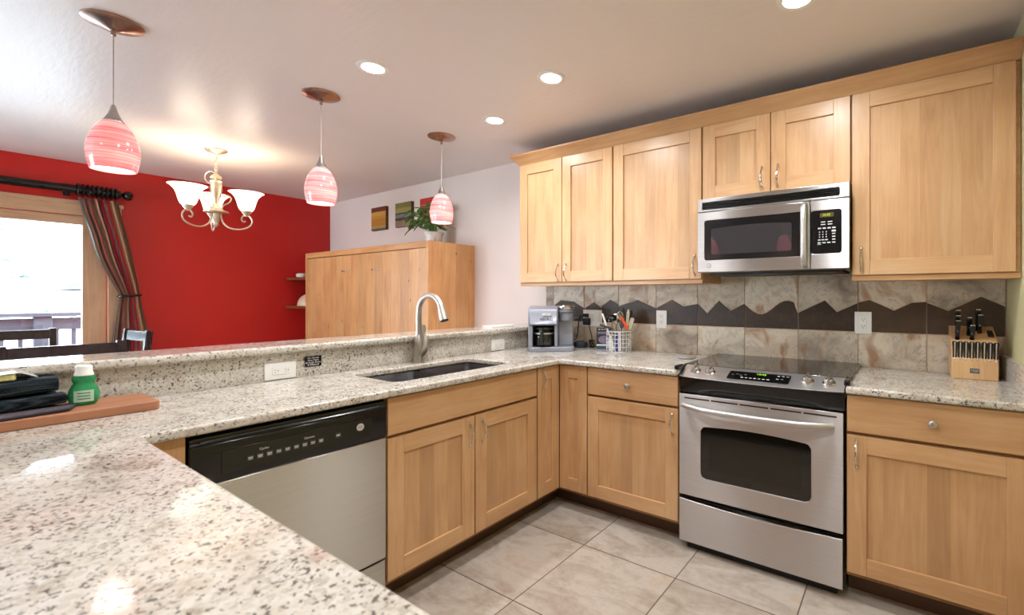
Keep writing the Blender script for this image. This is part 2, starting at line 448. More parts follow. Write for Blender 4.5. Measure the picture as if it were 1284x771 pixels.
    def build(s, name, mats, parent=None, bevel=0, seg=2, off=None, solid=0, angle=32, recalc=True):
        me = bpy.data.meshes.new(name)
        if off is None and parent is not None: off = world_of(parent)
        off = Vector(off) if off is not None else Vector((0,0,0))
        me.from_pydata([tuple(v-off) for v in s.v], [], s.f)
        if not isinstance(mats, (list, tuple)): mats = [mats]
        for m in mats: me.materials.append(M[m] if isinstance(m, str) else m)
        for p, mi in zip(me.polygons, s.m): p.material_index = mi; p.use_smooth = True
        if s.uv:
            L = me.uv_layers.new(name='uv')
            for p in me.polygons:
                if p.index in s.uv:
                    for li, q in zip(p.loop_indices, s.uv[p.index]): L.data[li].uv = q
        if recalc:
            bm = bmesh.new(); bm.from_mesh(me); bmesh.ops.recalc_face_normals(bm, faces=bm.faces); bm.to_mesh(me); bm.free()
        try: me.set_sharp_from_angle(angle=R(angle))
        except Exception: pass
        o = bpy.data.objects.new(name, me); COL.objects.link(o)
        if parent is not None: o.parent = parent
        if solid:
            md = o.modifiers.new('solid', 'SOLIDIFY'); md.thickness = solid; md.offset = 0
        if bevel:
            md = o.modifiers.new('bevel', 'BEVEL'); md.width = bevel; md.segments = seg; md.limit_method = 'ANGLE'; md.angle_limit = R(40); md.harden_normals = False
        return o

def world_of(o):
    """world translation of an object whose whole chain has no rotation at build time"""
    v = Vector(o.location); p = o.parent
    while p is not None: v = v + p.location; p = p.parent
    return v
def thing(name, label, cat, loc=(0,0,0), group=None):
    o = bpy.data.objects.new(name, None); COL.objects.link(o); o.location = loc; o.empty_display_size = .05
    o['label'] = label; o['category'] = cat
    if group: o['group'] = group
    return o
def tag(o, label, cat, group=None, kind=None):
    o['label'] = label; o['category'] = cat
    if group: o['group'] = group
    if kind: o['kind'] = kind
    return o
def struct(o, label=None, cat=None):
    o['kind'] = 'structure'
    if label: o['label'] = label
    if cat: o['category'] = cat
    return o
def rebase(o, loc):
    """move the origin of a one-mesh thing to loc"""
    d = Vector(loc) - o.location
    o.data.transform(Matrix.Translation(-d)); o.location = loc
    return o
def text_mb(body, size, M4, depth=.0004):
    """lettering as mesh data in a MB, M4 places the text plane"""
    cu = bpy.data.curves.new('lettering', 'FONT'); cu.body = body; cu.size = size; cu.align_x = 'CENTER'; cu.align_y = 'CENTER'; cu.extrude = depth; cu.resolution_u = 2
    cu.space_line = .95
    o = bpy.data.objects.new('lettering', cu); COL.objects.link(o)
    bpy.context.view_layer.update()
    me = bpy.data.meshes.new_from_object(o.evaluated_get(bpy.context.evaluated_depsgraph_get()))
    mb = MB(); mb._add([v.co.copy() for v in me.vertices], [tuple(p.vertices) for p in me.polygons], 0, M4)
    bpy.data.objects.remove(o); bpy.data.meshes.remove(me); bpy.data.curves.remove(cu)
    return mb
def face_x(x, y, z):    # text readable when looking along -x (surface facing +x)
    return Matrix.Translation((x, y, z)) @ Matrix.Rotation(R(90), 4, 'Z') @ Matrix.Rotation(R(90), 4, 'X')
def face_my(x, y, z):   # surface facing -y
    return Matrix.Translation((x, y, z)) @ Matrix.Rotation(R(90), 4, 'X')
def rrect(x0, x1, y0, y1, r, n=5):
    pts = []
    for cx, cy, a0 in ((x1-r, y1-r, 0), (x0+r, y1-r, 90), (x0+r, y0+r, 180), (x1-r, y0+r, 270)):
        for i in range(n+1):
            a = R(a0 + 90*i/n); pts.append((cx+r*math.cos(a), cy+r*math.sin(a)))
    return pts
def slab(loops, z0, z1):
    """a flat slab from an outline and holes"""
    bm = bmesh.new(); es = []
    for lp in loops:
        vs = [bm.verts.new((x, y, z0)) for x, y in lp]
        for i in range(len(vs)): es.append(bm.edges.new((vs[i], vs[(i+1) % len(vs)])))
    bmesh.ops.triangle_fill(bm, use_beauty=True, use_dissolve=True, edges=es)
    r = bmesh.ops.extrude_face_region(bm, geom=bm.faces[:])
    bmesh.ops.translate(bm, vec=(0, 0, z1-z0), verts=[g for g in r['geom'] if isinstance(g, bmesh.types.BMVert)])
    bmesh.ops.recalc_face_normals(bm, faces=bm.faces)
    bm.verts.index_update()
    mb = MB(); mb._add([v.co.copy() for v in bm.verts], [tuple(v.index for v in f.verts) for f in bm.faces])
    bm.free(); return mb

# ------------------------------------------------------------------ the setting
CEIL = 2.435; XL = -4.137; XR = 2.17; YB = .65; YF = -5.0
struct(MB().box(XL-.1, XR+.1, YF-.1, YB+.1, -.08, 0).build('floor', 'floor'))
struct(MB().box(XL-.1, XR+.1, YF-.1, YB+.1, CEIL, CEIL+.1).build('ceiling', 'ceiling'))
struct(MB().box(XL-.1, XR+.1, YB, YB+.1, 0, CEIL).build('wall_back', 'wall_paint_white'))
struct(MB().box(XR, XR+.1, YF-.1, YB, 0, CEIL).build('wall_right', 'wall_paint_cream'))
w = MB(); FX0, FX1, FZ0, FZ1 = -3.95, -1.65, .30, 2.10  # opening added in the wall behind the camera to admit fill daylight
w.box(XL-.1, FX0, YF-.1, YF, 0, CEIL); w.box(FX1, XR, YF-.1, YF, 0, CEIL); w.box(FX0, FX1, YF-.1, YF, 0, FZ0); w.box(FX0, FX1, YF-.1, YF, FZ1, CEIL)
struct(w.build('wall_front', 'wall_paint_beige'))
fill_win = thing('fill_window', 'added unseen window behind the near counter, for fill daylight', 'window', (-2.8, YF, FZ0)); fill_win['kind'] = 'structure'  # unseen window, added only to soften the room light
fr = MB(); fr.box(FX0, FX1, YF-.08, YF-.02, FZ0, FZ0+.07, 1); fr.box(FX0, FX1, YF-.08, YF-.02, FZ1-.07, FZ1, 1)
for xx in (FX0, -2.83, FX1-.07): fr.box(xx, xx+.07, YF-.079, YF-.021, FZ0+.07, FZ1-.07, 0)
fr.build('window_frame', ['pine', 'pine'], fill_win)
MB().box(FX0+.07, FX1-.07, YF-.055, YF-.05, FZ0+.07, FZ1-.07).build('pane', 'pane', fill_win)
WY0, WY1, WZ0, WZ1 = -3.35, -1.215, .02, 1.985
w = MB(); w.box(XL-.1, XL, YF, WY0, 0, CEIL); w.box(XL-.1, XL, WY1, YB, 0, CEIL); w.box(XL-.1, XL, WY0, WY1, WZ1, CEIL); w.box(XL-.1, XL, WY0, WY1, 0, WZ0)
struct(w.build('wall_left', 'wall_paint_red'))
# sliding window unit
win = thing('window_1', 'large wood framed glass slider in the red wall', 'window', (XL, -2.2, 0)); win['kind'] = 'structure'
fr = MB()
X0, X1 = XL-.085, XL-.02
for y0, y1 in ((WY1-.142, WY1), (-2.36, -2.22), (WY0, WY0+.14)): fr.box(X0, X1, y0, y1, WZ0, WZ1, 0)
for z0, z1 in ((WZ1-.075, WZ1), (WZ0, WZ0+.16)):
    fr.box(X0+.001, X1-.001, WY0+.14, -2.36, z0, z1, 1); fr.box(X0+.001, X1-.001, -2.22, WY1-.142, z0, z1, 1)
fr.build('window_frame', ['pine', 'piney'], win, bevel=.003)
MB().box(XL-.056, XL-.05, -2.22, WY1-.142, WZ0+.16, WZ1-.075).build('pane', 'pane', win)
MB().box(XL-.056, XL-.05, WY0+.14, -2.36, WZ0+.16, WZ1-.075).build('pane', 'pane', win)
t1 = MB(); t1.box(XL, XL+.022, WY0-.1, WY1+.085, WZ1-.0, WZ1+.118); t1.box(XL+.0, XL+.03, WY0-.11, WY1+.095, WZ1+.09, WZ1+.125)
struct(t1.build('trim_1', 'piney', bevel=.004))
struct(MB().box(XL, XL+.02, WY1, WY1+.082, 0, WZ1).build('trim_2', 'pine', bevel=.004))
struct(MB().box(XL, XL+.02, WY0-.09, WY0, 0, WZ1).build('trim_3', 'pine', bevel=.004))
struct(MB().box(XL, XL+.014, WY1+.085, .2, 0, .09).build('baseboard_left', 'piney', bevel=.003))

# half wall that carries the raised bar
BX = -.61
struct(MB().box(-.76, BX-.03, -2.95, YB, 0, 1.035).build('wall_bar', 'wall_paint_white'))

# ------------------------------------------------------------------ tiled backsplash
bs = thing('tile_backsplash', 'slate-look tile backsplash with zigzag dark band behind the range', 'backsplash', (.75, YB, .914))
MB().box(-.655, XR-.002, YB-.008, YB-.0005, .905, 1.80).build('grout_bed', 'grout', bs)
YT = YB-.014
zz = {  # boundary between light and dark band, (x, z) of each column
 -.5725: [(-.5725,1.222),(-.498,1.266),(-.372,1.254),(-.273,1.203)],
 -.271: [(-.271,1.200),(-.184,1.249),(-.119,1.214),(-.034,1.268),(.034,1.236)],
 .034: [(.034,1.222),(.193,1.269),(.338,1.212)],
 .338: [(.338,1.214),(.458,1.272),(.539,1.227),(.64,1.245)],
 .64: [(.64,1.246),(.705,1.183),(.784,1.266),(.856,1.203),(.946,1.249)],
 .946: [(.946,1.242)]+[(.946+.308*i/12, 1.228-.042*math.sin(2*PI*(i/12-.06))) for i in range(1, 12)]+[(1.254,1.192)],
 1.254: [(1.254,1.200),(1.394,1.272),(1.455,1.207),(1.558,1.258)],
 1.558: [(1.558,1.262),(1.61,1.276),(1.723,1.220),(1.80,1.262),(1.862,1.266)],
 1.862: [(1.862,1.262),(1.95,1.222),(2.075,1.293),(2.166,1.246)]}
g = .0022
lt = MB(); dk = MB()
keys = sorted(zz)
for k in keys:
    line = zz[k]; xa, xb = line[0][0]+g, line[-1][0]-g
    ln = [(max(xa, min(xb, x)), z) for x, z in line]
    lt.prism([(xa, .906), (xb, .906), (xb, 1.101-g), (xa, 1.101-g)], YT, YB-.004)
    dk.prism([(xa, 1.101+g), (xb, 1.101+g)] + [(x, z-g) for x, z in ln[::-1]], YT, YB-.004)
    lt.prism([(x, z+g) for x, z in ln] + [(xb, 1.52), (xa, 1.52)], YT, YB-.004)
    if .6 < k < 1.5: lt.prism([(xa, 1.525), (xb, 1.525), (xb, 1.79), (xa, 1.79)], YT, YB-.004)
lt.prism([(-.652, .906), (-.5747, .906), (-.5747, 1.52), (-.652, 1.52)], YT, YB-.004)
lt.build('light_tile', 'slate_light', bs)
dk.build('dark_tile', 'slate_dark', bs)

# ------------------------------------------------------------------ stone tops
SNK = (-.49, -.11, -.998, -.29)
outline = [(BX+.001, -2.95), (1.90, -2.95), (1.90, -1.825), (.048, -1.825), (.038, -1.821), (.034, -1.811), (.034, -.048), (.038, -.038), (.048, -.034), (.789, -.034), (.789, .634), (BX+.001, .634)]
ct = thing('granite_countertop', 'long U-shaped granite worktop with sink cutout, left of the range', 'countertop', (0, -.9, .884))
slab([outline, rrect(SNK[0], SNK[1], SNK[2], SNK[3], .035)[::-1]], .885, .915).build('worktop', 'granite', ct, bevel=.009, seg=3)
ct2 = thing('granite_countertop', 'short granite worktop under the knife block, right of the range', 'countertop', (1.85, .3, .884))
slab([[(1.559, -.034), (2.168, -.034), (2.168, .634), (1.559, .634)]], .885, .915).build('worktop', 'granite', ct2, bevel=.009, seg=3)
MB().box(2.146, 2.1685, -.03, .633, .9145, 1.02).build('side_splash', 'granite', ct2, bevel=.003)
MB().box(BX-.029, BX, -2.95, .633, .888, 1.036).build('granite_riser', 'granite')
tag(bpy.data.objects['granite_riser'], 'vertical speckled granite strip below the bar ledge behind the sink', 'granite riser')
bt = slab([[(-.868, -2.95), (-.572, -2.95), (-.572, .634), (-.868, .634)]], 1.036, 1.07).build('bar_top', 'granite', bevel=.012, seg=3)
tag(bt, 'raised granite bar ledge dividing the kitchen from the dining area', 'bar top')
for n in ('granite_riser', 'bar_top'):
    rebase(bpy.data.objects[n], (-.7, -.9, .89 if n == 'granite_riser' else 1.036))

# ------------------------------------------------------------------ cabinets
def fbox(mb, face, f, u0, u1, d0, d1, z0, z1, mi=0):
    """box given along the face: u across, d depth behind the front plane f"""
    if face == '-y': mb.box(u0, u1, f+d0, f+d1, z0, z1, mi)
    elif face == '+y': mb.box(u0, u1, f-d0, f-d1, z0, z1, mi)
    else: mb.box(f-d0, f-d1, u0, u1, z0, z1, mi)
def hmat(face): return 'wy' if face == '+x' else 'wx'
def door(parent, face, f, u0, u1, z0, z1, rail=.0725, stile=.0725, handle=None, hz=None, th=.02):
    mb = MB(); u0, u1 = u0+.0015, u1-.0015
    fbox(mb, face, f, u0, u0+stile, 0, th, z0, z1, 0); fbox(mb, face, f, u1-stile, u1, 0, th, z0, z1, 0)
    fbox(mb, face, f, u0+stile, u1-stile, 0, th, z0, z0+rail, 1); fbox(mb, face, f, u0+stile, u1-stile, 0, th, z1-rail, z1, 1)
    fbox(mb, face, f, u0+stile-.004, u1-stile+.004, .0105, .017, z0+rail-.004, z1-rail+.004, 2)
    d = mb.build('door', ['wv', hmat(face), 'wp'], parent, bevel=.0016, seg=2)
    if handle is not None: bow_handle(d, face, f, handle, hz)
    return d
def fpt(face, f, u, d, z):   # d outwards
    return {'-y': (u, f-d, z), '+y': (u, f+d, z), '+x': (f+d, u, z)}[face]
def bow_handle(parent, face, f, u, zc, L=.102, vertical=True):
    mb = MB(); pts = []; rs = []
    for i in range(15):
        s = i/14; a = s*PI
        d = .004 + .026*math.sin(a)**.7
        z = zc + (s-.5)*L
        pts.append(fpt(face, f, u if vertical else u+(s-.5)*L, d, z if vertical else zc)); rs.append(.0035 + .0022*abs(math.sin(a))**2 + (.002 if i in (0, 14) else 0))
    mb.tube(pts, rs, 10)
    for e in (-1, 1):
        for k, (dz, r) in enumerate(((.5, .0075), (.5+.075, .0055))):
            mb.sphere(fpt(face, f, u if vertical else u+e*dz*L, .004, zc+e*dz*L if vertical else zc), r, 10, 6)
    return mb.build('handle', 'chrome', parent)
def knob(parent, face, f, u, z):
    prof = [(.0001, .030), (.009, .0295), (.0145, .026), (.016, .022), (.0145, .018), (.007, .014), (.0055, .006), (.010, .002), (.010, 0)]
    mb = MB(); mb.lathe(prof, seg=20)
    T = {'-y': Matrix.Translation((u, f, z)) @ Matrix.Rotation(R(90), 4, 'X'), '+x': Matrix.Translation((f, u, z)) @ Matrix.Rotation(R(90), 4, 'Y')}[face]
    mb.v = [T @ v for v in mb.v]
    return mb.build('knob', 'nickel', parent)
def drawer(parent, face, f, u0, u1, z0, z1, kn=None, name='drawer', bev=.003):
    mb = MB(); fbox(mb, face, f, u0+.0015, u1-.0015, 0, .02, z0, z1, 0)
    d = mb.build(name, [hmat(face)], parent, bevel=bev)
    if kn is not None: knob(d, face, f, kn, (z0+z1)/2)
    return d
ZB, ZD, ZR, ZT = .127, .708, .722, .876
def carcass(parent, face, f, u0, u1, depth=.60, toe=True, z0=.105, z1=.884, hollow=False):
    mb = MB()
    if hollow:
        fbox(mb, face, f, u0, u1, .021, .04, z0, z1, 0); fbox(mb, face, f, u0, u0+.018, .04, depth, z0, z1, 0); fbox(mb, face, f, u1-.018, u1, .04, depth, z0, z1, 0)
        fbox(mb, face, f, u0+.018, u1-.018, .04, depth, z0, z0+.018, 0); fbox(mb, face, f, u0+.018, u1-.018, depth-.01, depth, z0+.018, z1, 0)
    else:
        fbox(mb, face, f, u0, u1, .021, depth, z0, z1, 0)
    mb.build('carcass', ['wdark'], parent)
    if toe:
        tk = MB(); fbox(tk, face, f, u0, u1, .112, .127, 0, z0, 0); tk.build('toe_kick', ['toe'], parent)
# sink run, fronts at x = 0
c = thing('base_cabinet', 'two-door maple sink cabinet with plain false drawer, under the sink', 'cabinet', (-.3, -.65, 0))
carcass(c, '+x', 0, -1.108, -.199, hollow=True)
drawer(c, '+x', 0, -1.105, -.203, ZR, ZT, name='false_front')
door(c, '+x', 0, -1.105, -.655, ZB, ZD, handle=-.686, hz=.624)
door(c, '+x', 0, -.651, -.203, ZB, ZD, handle=-.609, hz=.624)
# corner unit
c = thing('corner_cabinet', 'maple corner cabinet with two narrow folding doors meeting at inner corner', 'cabinet', (-.2, .2, 0))
mb = MB(); mb.box(-.60, -.021, -.195, .60, .105, .884); mb.box(-.021, .205, .021, .60, .105, .884); mb.build('carcass', 'wdark', c)
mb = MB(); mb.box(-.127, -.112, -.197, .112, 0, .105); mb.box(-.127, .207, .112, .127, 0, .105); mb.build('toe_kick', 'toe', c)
door(c, '+x', 0, -.196, -.001, ZB, ZT, stile=.066, handle=-.154, hz=.807)
door(c, '-y', 0, .001, .206, ZB, ZT, stile=.066)
# left of the range
c = thing('base_cabinet', 'maple base cabinet with one drawer and door, left of the range', 'cabinet', (.5, .3, 0))
carcass(c, '-y', 0, .207, .790)
drawer(c, '-y', 0, .211, .786, ZR, ZT, kn=.489)
door(c, '-y', 0, .211, .786, ZB, ZD, handle=.754, hz=.628)
# right of the range
c = thing('base_cabinet', 'maple base cabinet with wide drawer and door, right of the range', 'cabinet', (1.86, .3, 0))
carcass(c, '-y', 0, 1.558, 2.168)
drawer(c, '-y', 0, 1.560, 2.150, ZR, ZT, kn=1.856)
door(c, '-y', 0, 1.560, 2.150, ZB, ZD, handle=1.597, hz=.633)
# filler and the near leg of the U
fl = MB(); fl.box(-.02, 0, -1.855, -1.7265, 0.0, .884); fl.box(-.6, -.02, -1.745, -1.727, 0, .884)
tag(rebase(fl.build('filler_panel', 'wv', bevel=.0015), (-.1, -1.79, 0)), 'narrow maple filler panel between dishwasher and inner counter corner', 'panel')
for i, (u0, u1) in enumerate(((.02, .62), (.62, 1.22), (1.22, 1.82))):
    c = thing('base_cabinet', ('maple base cabinet under the near counter, closest to dishwasher corner', 'maple base cabinet under the near counter, middle of its three', 'maple base cabinet under the near counter, at the open end')[i], 'cabinet', ((u0+u1)/2, -2.15, 0))
    carcass(c, '+y', -1.86, u0, u1, depth=.6)
    drawer2 = MB(); fbox(drawer2, '+y', -1.86, u0+.003, u1-.003, 0, .02, ZR, ZT); drawer2.build('drawer', 'wx', c, bevel=.003)
    door(c, '+y', -1.86, u0+.003, u1-.003, ZB, ZD, handle=u1-.04, hz=.63)

# uppers, fronts at y = .311
UF = .311; UB0, UB1 = 1.395, 2.264
def upper(label, u0, u1, doors, z0=1.372, zb=UB0, hz=1.46):
    c = thing('wall_cabinet', label, 'cabinet', ((u0+u1)/2, YB-.02, z0))
    mb = MB(); mb.box(u0, u1, UF+.021, YB-.001, z0, 2.275)
    mb.build('carcass', ['wx' if z0 < 1.5 else 'wdark'], c)
    for (a, b, h) in doors: door(c, '-y', UF, a, b, zb, UB1, handle=h, hz=hz)
    return c
upper('pale maple two-door wall cabinet at the left end above coffee maker', -.632, .187, ((-.630, -.232, -.262), (-.229, .1855, -.191)))
upper('pale maple single-door wall cabinet between two-door cabinet and microwave', .1885, .794, ((.1935, .792, .751),), hz=1.474)
upper('short maple two-door wall cabinet above the microwave', .796, 1.552, ((.799, 1.1745, 1.132), (1.1765, 1.549, 1.213)), z0=1.838, zb=1.846, hz=1.924)
upper('pale maple wide single-door wall cabinet at the right end, by cream wall', 1.5535, 2.168, ((1.5555, 2.152, 1.594),), hz=1.470)
# crown
cm = MB()
prof = [(0, 2.268), (-.012, 2.268), (-.016, 2.276), (-.022, 2.282), (-.044, 2.312), (-.058, 2.322), (-.062, 2.326), (-.062, 2.338), (0, 2.338)]
def crown_pt(k, s):
    d, z = prof[k]; return None
n = len(prof); vs = []
yf = UF+.021; xl = -.632
for d, z in prof: vs.append((XR-.001, yf+d, z))
for d, z in prof: vs.append((xl+d, yf+d, z))
for d, z in prof: vs.append((xl+d, YB-.001, z))
fs = []
for a in (0, n):
    for i in range(n): fs.append((a+i, a+(i+1) % n, a+n+(i+1) % n, a+n+i))
fs += [tuple(range(n)), tuple(range(3*n-1, 2*n-1, -1))]
cm._add(vs, fs)
tag(rebase(cm.build('crown_molding', 'crown', angle=25), (.77, .4, 2.268)), 'maple crown moulding running along the tops of the wall cabinets', 'moulding')
ur = MB(); ur.box(-.634, .796, UF+.012, UF+.03, 1.368, 1.392); ur2 = MB(); ur2.box(1.552, 2.168, UF+.012, UF+.03, 1.368, 1.392)
tag(rebase(ur.build('light_rail', 'crown', bevel=.002), (.08, UF+.02, 1.368)), 'thin maple light rail under the wall cabinets left of microwave', 'moulding')
tag(rebase(ur2.build('light_rail', 'crown', bevel=.002), (1.86, UF+.02, 1.368)), 'thin maple light rail under the wall cabinet right of microwave', 'moulding')

# ------------------------------------------------------------------ range
rg = thing('range', 'stainless slide-in electric range with black glass cooktop', 'range', (1.174, .3, 0))
XA, XB = .795, 1.553
mb = MB(); mb.box(XA, XB, .035, .60, .03, .885); mb.box(XA+.01, XB-.01, .02, .04, .028, .05)
mb.build('body', 'black', rg, bevel=.003)
mb = MB(); mb.box(.775, 1.573, .10, .634, .9155, .932); mb.build('cooktop', 'glassblk', rg, bevel=.005, seg=3)
mb = MB(); mb.box(XA, XB, .10, .6, .885, .916); mb.build('cooktop_frame', 'black', rg)
# bowed control panel
def bow(u): return .035*(1-(2*u-1)**2)
NB = 24
def strip(z_prof):
    """solid whose front bulges, z_prof = [(y, z)...] closed, first points bow by weight"""
    vs = []; k = len(z_prof)
    for i in range(NB+1):
        u = i/NB; x = XA + (XB-XA)*u
        for (y, z, wgt) in z_prof: vs.append((x, y-bow(u)*wgt, z))
    fs = []
    for i in range(NB):
        for j in range(k): fs.append((i*k+j, i*k+(j+1) % k, (i+1)*k+(j+1) % k, (i+1)*k+j))
    fs += [tuple(range(k)), tuple(NB*k+j for j in range(k-1, -1, -1))]
    return vs, fs
P0 = (-.012, .886); P1 = (.095, .932)   # slope of the panel
mb = MB(); mb._add(*strip([(P0[0]+.0, P0[1], 1), (P1[0], P1[1], 0), (.11, .90, 0), (.02, .868, .6)]))
cp = mb.build('control_panel', 'steelv', rg, bevel=.002)
mb = MB(); mb._add(*strip([(.0, .884, 1), (.06, .884, 0), (.06, .802, 0), (.012, .802, .35), (.004, .84, .9)]))
mb.build('front_band', 'black', rg)
for x0, x1, nm in ((.7905, .797, 'end_cap'), (1.551, 1.5575, 'end_cap')):
    mb = MB(); mb.prism([(-.006, .862), (-.012, .888), (.10, .936), (.115, .936), (.115, .862)], x0, x1, 'x'); mb.build(nm, 'black', rg, bevel=.002)
for x0, x1 in ((.773, .797), (1.551, 1.575)): MB().box(x0, x1, -.020, .06, .9157, .938).build('corner_bumper', 'black', rg, bevel=.005)
sl = math.atan2(P1[1]-P0[1], P1[0]-P0[0])
def onpanel(x, t, h=0):     # t 0..1 up the slope
    u = (x-XA)/(XB-XA); y0 = P0[0]-bow(u)
    y = y0+(P1[0]-y0)*t; z = P0[1]+(P1[1]-P0[1])*t
    a = math.atan2(P1[1]-P0[1], P1[0]-y0)
    return Vector((x, y-math.sin(a)*h, z+math.cos(a)*h)), a
def panel_M(x, t, h=0):
    p, a = onpanel(x, t, h); return Matrix.Translation(p) @ Matrix.Rotation(a, 4, 'X')
for x in (.868, .948, 1.402, 1.488):
    T = panel_M(x, .52, 0)
    mb = MB(); mb.lathe([(.027, .0005), (.027, .004), (.024, .006), (.0001, .006)], seg=24, M4=T)
    k = mb.build('burner_knob', 'chrome', rg)
    mb = MB(); mb.lathe([(.021, .006), (.020, .020), (.016, .024), (.0001, .024)], seg=24, M4=T)
    mb.box(-.005, .005, -.021, .021, .006, .034, 0, T); mb.build('grip', 'nickel', k, bevel=.0015)
dsp = MB(); PTS = rrect(-.142, .142, -.040, .040, .008)
dsp.prism(PTS, .0008, .003, 'z', 0, panel_M(1.186, .50))
dsp = dsp.build('control_display', 'black', rg)
ck = text_mb('10:42', .021, panel_M(1.196, .66, .0034)); ck.build('clock_digits', 'lcdg', dsp)
random.seed(4)
for i in range(7):
    T = panel_M(1.115+.02*i, .36, .0032); MB().box(-.006, .006, -.0022, .0022, 0, .0004, 0, T).build('key_mark', 'ink', dsp)
for i in range(3):
    for j in range(2):
        T = panel_M(1.275+.02*i, .45+.2*j, .0032); MB().box(-.006, .006, -.002, .002, 0, .0004, 0, T).build('key_mark', 'ink', dsp)
for i in range(4):
    T = panel_M(1.065+.02*i, .5+.06*(i % 2), .0032); MB().box(-.006, .006, -.002, .002, 0, .0004, 0, T).build('key_mark', 'inkd', dsp)
# oven door
od_ = MB(); YD = -.012
def door_slab(mb, x0, x1, z0, z1, win, y0, y1, bulge=0):
    pts = slab([[(x0, z0), (x1, z0), (x1, z1), (x0, z1)], win[::-1]] if win else [[(x0, z0), (x1, z0), (x1, z1), (x0, z1)]], 0, 1)
    mb._add([(v.x, y0+(y1-y0)*v.z, v.y) for v in pts.v], pts.f)
wl = []
for i in range(13):
    s = i/12; wl.append((.913+.51*s, .635+.03*math.sin(PI*s)))
wl = [(.913, .41), (.921, .392), (.94, .384), (1.396, .384), (1.415, .392), (1.423, .41)] + [(1.423, .62), (1.412, .638)] + [(1.40-.464*i/12, .642+.012*math.sin(PI*i/12)) for i in range(13)] + [(.924, .638), (.913, .62)]
door_slab(od_, XA+.002, XB-.004, .284, .797, wl, YD, .03)
od = od_.build('oven_door', 'steel', rg, bevel=.0025)
gl = MB(); gl.prism([(p[0], p[1]) for p in wl], -.007, .018, 'y'); gl.build('oven_window', 'ovenglass', od)
ow = MB(); 
ow.prism([(.955, .43), (1.381, .43), (1.381, .60), (.955, .60)], -.0076, -.0065, 'y'); ow.build('inner_screen', plain('oven_screen_mesh', (30,28,20), .12, var=.2, scale=500), od)
for i in range(5):
    a = .826+.1415*i; MB().box(a, a+.132, YD-.0008, .0, .774, .781).build('vent_slot', 'slot', od)
hp = []; hr = []
for i in range(21):
    s = i/20; x = .822+.69*s; d = .012+.045*min(1, math.sin(PI*s)*1.9)**.8; hp.append((x, YD-d, .742-.006*math.sin(PI*s))); hr.append(.0135 if 0 < i < 20 else .012)
MB().tube(hp, hr, 14).build('handle', 'steelv', od)
# storage drawer: top edge bows down in the middle
pts = [(XA+.002, .046), (XB-.006, .046), (XB-.006, .262)] + [(XB-.006-(XB-XA-.008)*i/16, .262-.012*math.sin(PI*i/16)) for i in range(1, 16)] + [(XA+.002, .264)]
mb = MB(); mb.prism(pts, YD, .03, 'y'); mb.build('storage_drawer', 'steel', rg, bevel=.003)
mb = MB(); mb.box(XA+.03, XB-.03, .03, .5, 0, .03); mb.build('base', 'blackm', rg)

# ------------------------------------------------------------------ microwave
mw = thing('microwave', 'over-the-range stainless microwave with black window and keypad', 'microwave', (1.175, .43, 1.42))
mx0, mx1, mz0, mz1 = .800, 1.551, 1.424, 1.834; my = .237
mb = MB(); mb.box(mx0+.003, mx1-.003, my+.025, YB-.016, mz0, mz1); mb.build('body', plain('microwave_casing', (150,140,110), .4, .6), mw, bevel=.003)
mb = MB(); mb.box(mx0+.05, mx1-.03, my+.05, .58, mz0-.012, mz0); mb.build('vent_base', 'blackm', mw)
# grille strip
gs_ = MB(); gl_out = rrect(mx0+.025, mx1-.042, 1.772, 1.812, .006, 3)
door_slab(gs_, mx0, mx1, 1.762, mz1, gl_out, my, my+.025)
gr = gs_.build('vent_grille', 'steel', mw, bevel=.003)
MB().box(mx0+.02, mx1-.04, my+.016, my+.02, 1.77, 1.815).build('grille_back', 'slot', gr)
for i in range(3):
    z = 1.780+.012*i
    mb = MB(); mb.prism([(my+.004, z-.002), (my+.016, z+.003), (my+.016, z+.0055), (my+.004, z+.0015)], mx0+.025, mx1-.042, 'x'); mb.build('louver', 'black', gr)
dx = 1.381
dm = MB(); wwin = rrect(.838, dx-.022, 1.492, 1.712, .012, 4)
door_slab(dm, mx0, dx-.001, mz0+.002, 1.7595, wwin, my, my+.025)
md = dm.build('door', 'steel', mw, bevel=.003)
MB().prism(wwin, my+.002, my+.02, 'y').build('window', 'black', md)
iw = [(.877, 1.528), (.885, 1.522), (1.287, 1.522), (1.295, 1.528), (1.295, 1.655)] + [(1.290-.408*i/10, 1.664+.008*math.sin(PI*i/10)) for i in range(11)] + [(.877, 1.655)]
MB().prism(iw, my+.0008, my+.004, 'y').build('screen', 'mwglass', md)
# handle, black backing right of the window
hp = [(1.356, my, 1.445), (1.356, my-.018, 1.450), (1.356, my-.034, 1.475)] + [(1.356, my-.040, 1.475+.25*i/8) for i in range(1, 8)] + [(1.356, my-.034, 1.725), (1.356, my-.018, 1.742), (1.356, my, 1.747)]
mb = MB(); mb.tube(hp, .0125, 12); mb.v = [Vector((1.356+(v.x-1.356)*1.15, v.y, v.z)) for v in mb.v]; mb.build('handle', 'steelv', md)
T = face_my(.864, my, 1.462)
bdg = MB(); bdg.lathe([(.0125, .0001), (.0125, .0015), (.010, .0019), (.0001, .0019)], seg=24, M4=T); bdg = bdg.build('badge', 'greydark', md); MB().lathe([(.0105, .0018), (.0105, .0022), (.0001, .0022)], seg=24, M4=T).build('badge_face', 'badge', bdg)
text_mb('GE', .011, face_my(.864, my-.0024, 1.462), .0003).build('lettering', 'inkd', bdg)
cpn = MB(); kwin = rrect(1.384, 1.517, 1.500, 1.708, .012, 4)
door_slab(cpn, dx, mx1, mz0+.002, 1.7595, kwin, my, my+.025); cpn = cpn.build('control_panel', 'steel', mw, bevel=.003)
kp = MB().prism(kwin, my+.001, my+.02, 'y').build('keypad', 'black', cpn)
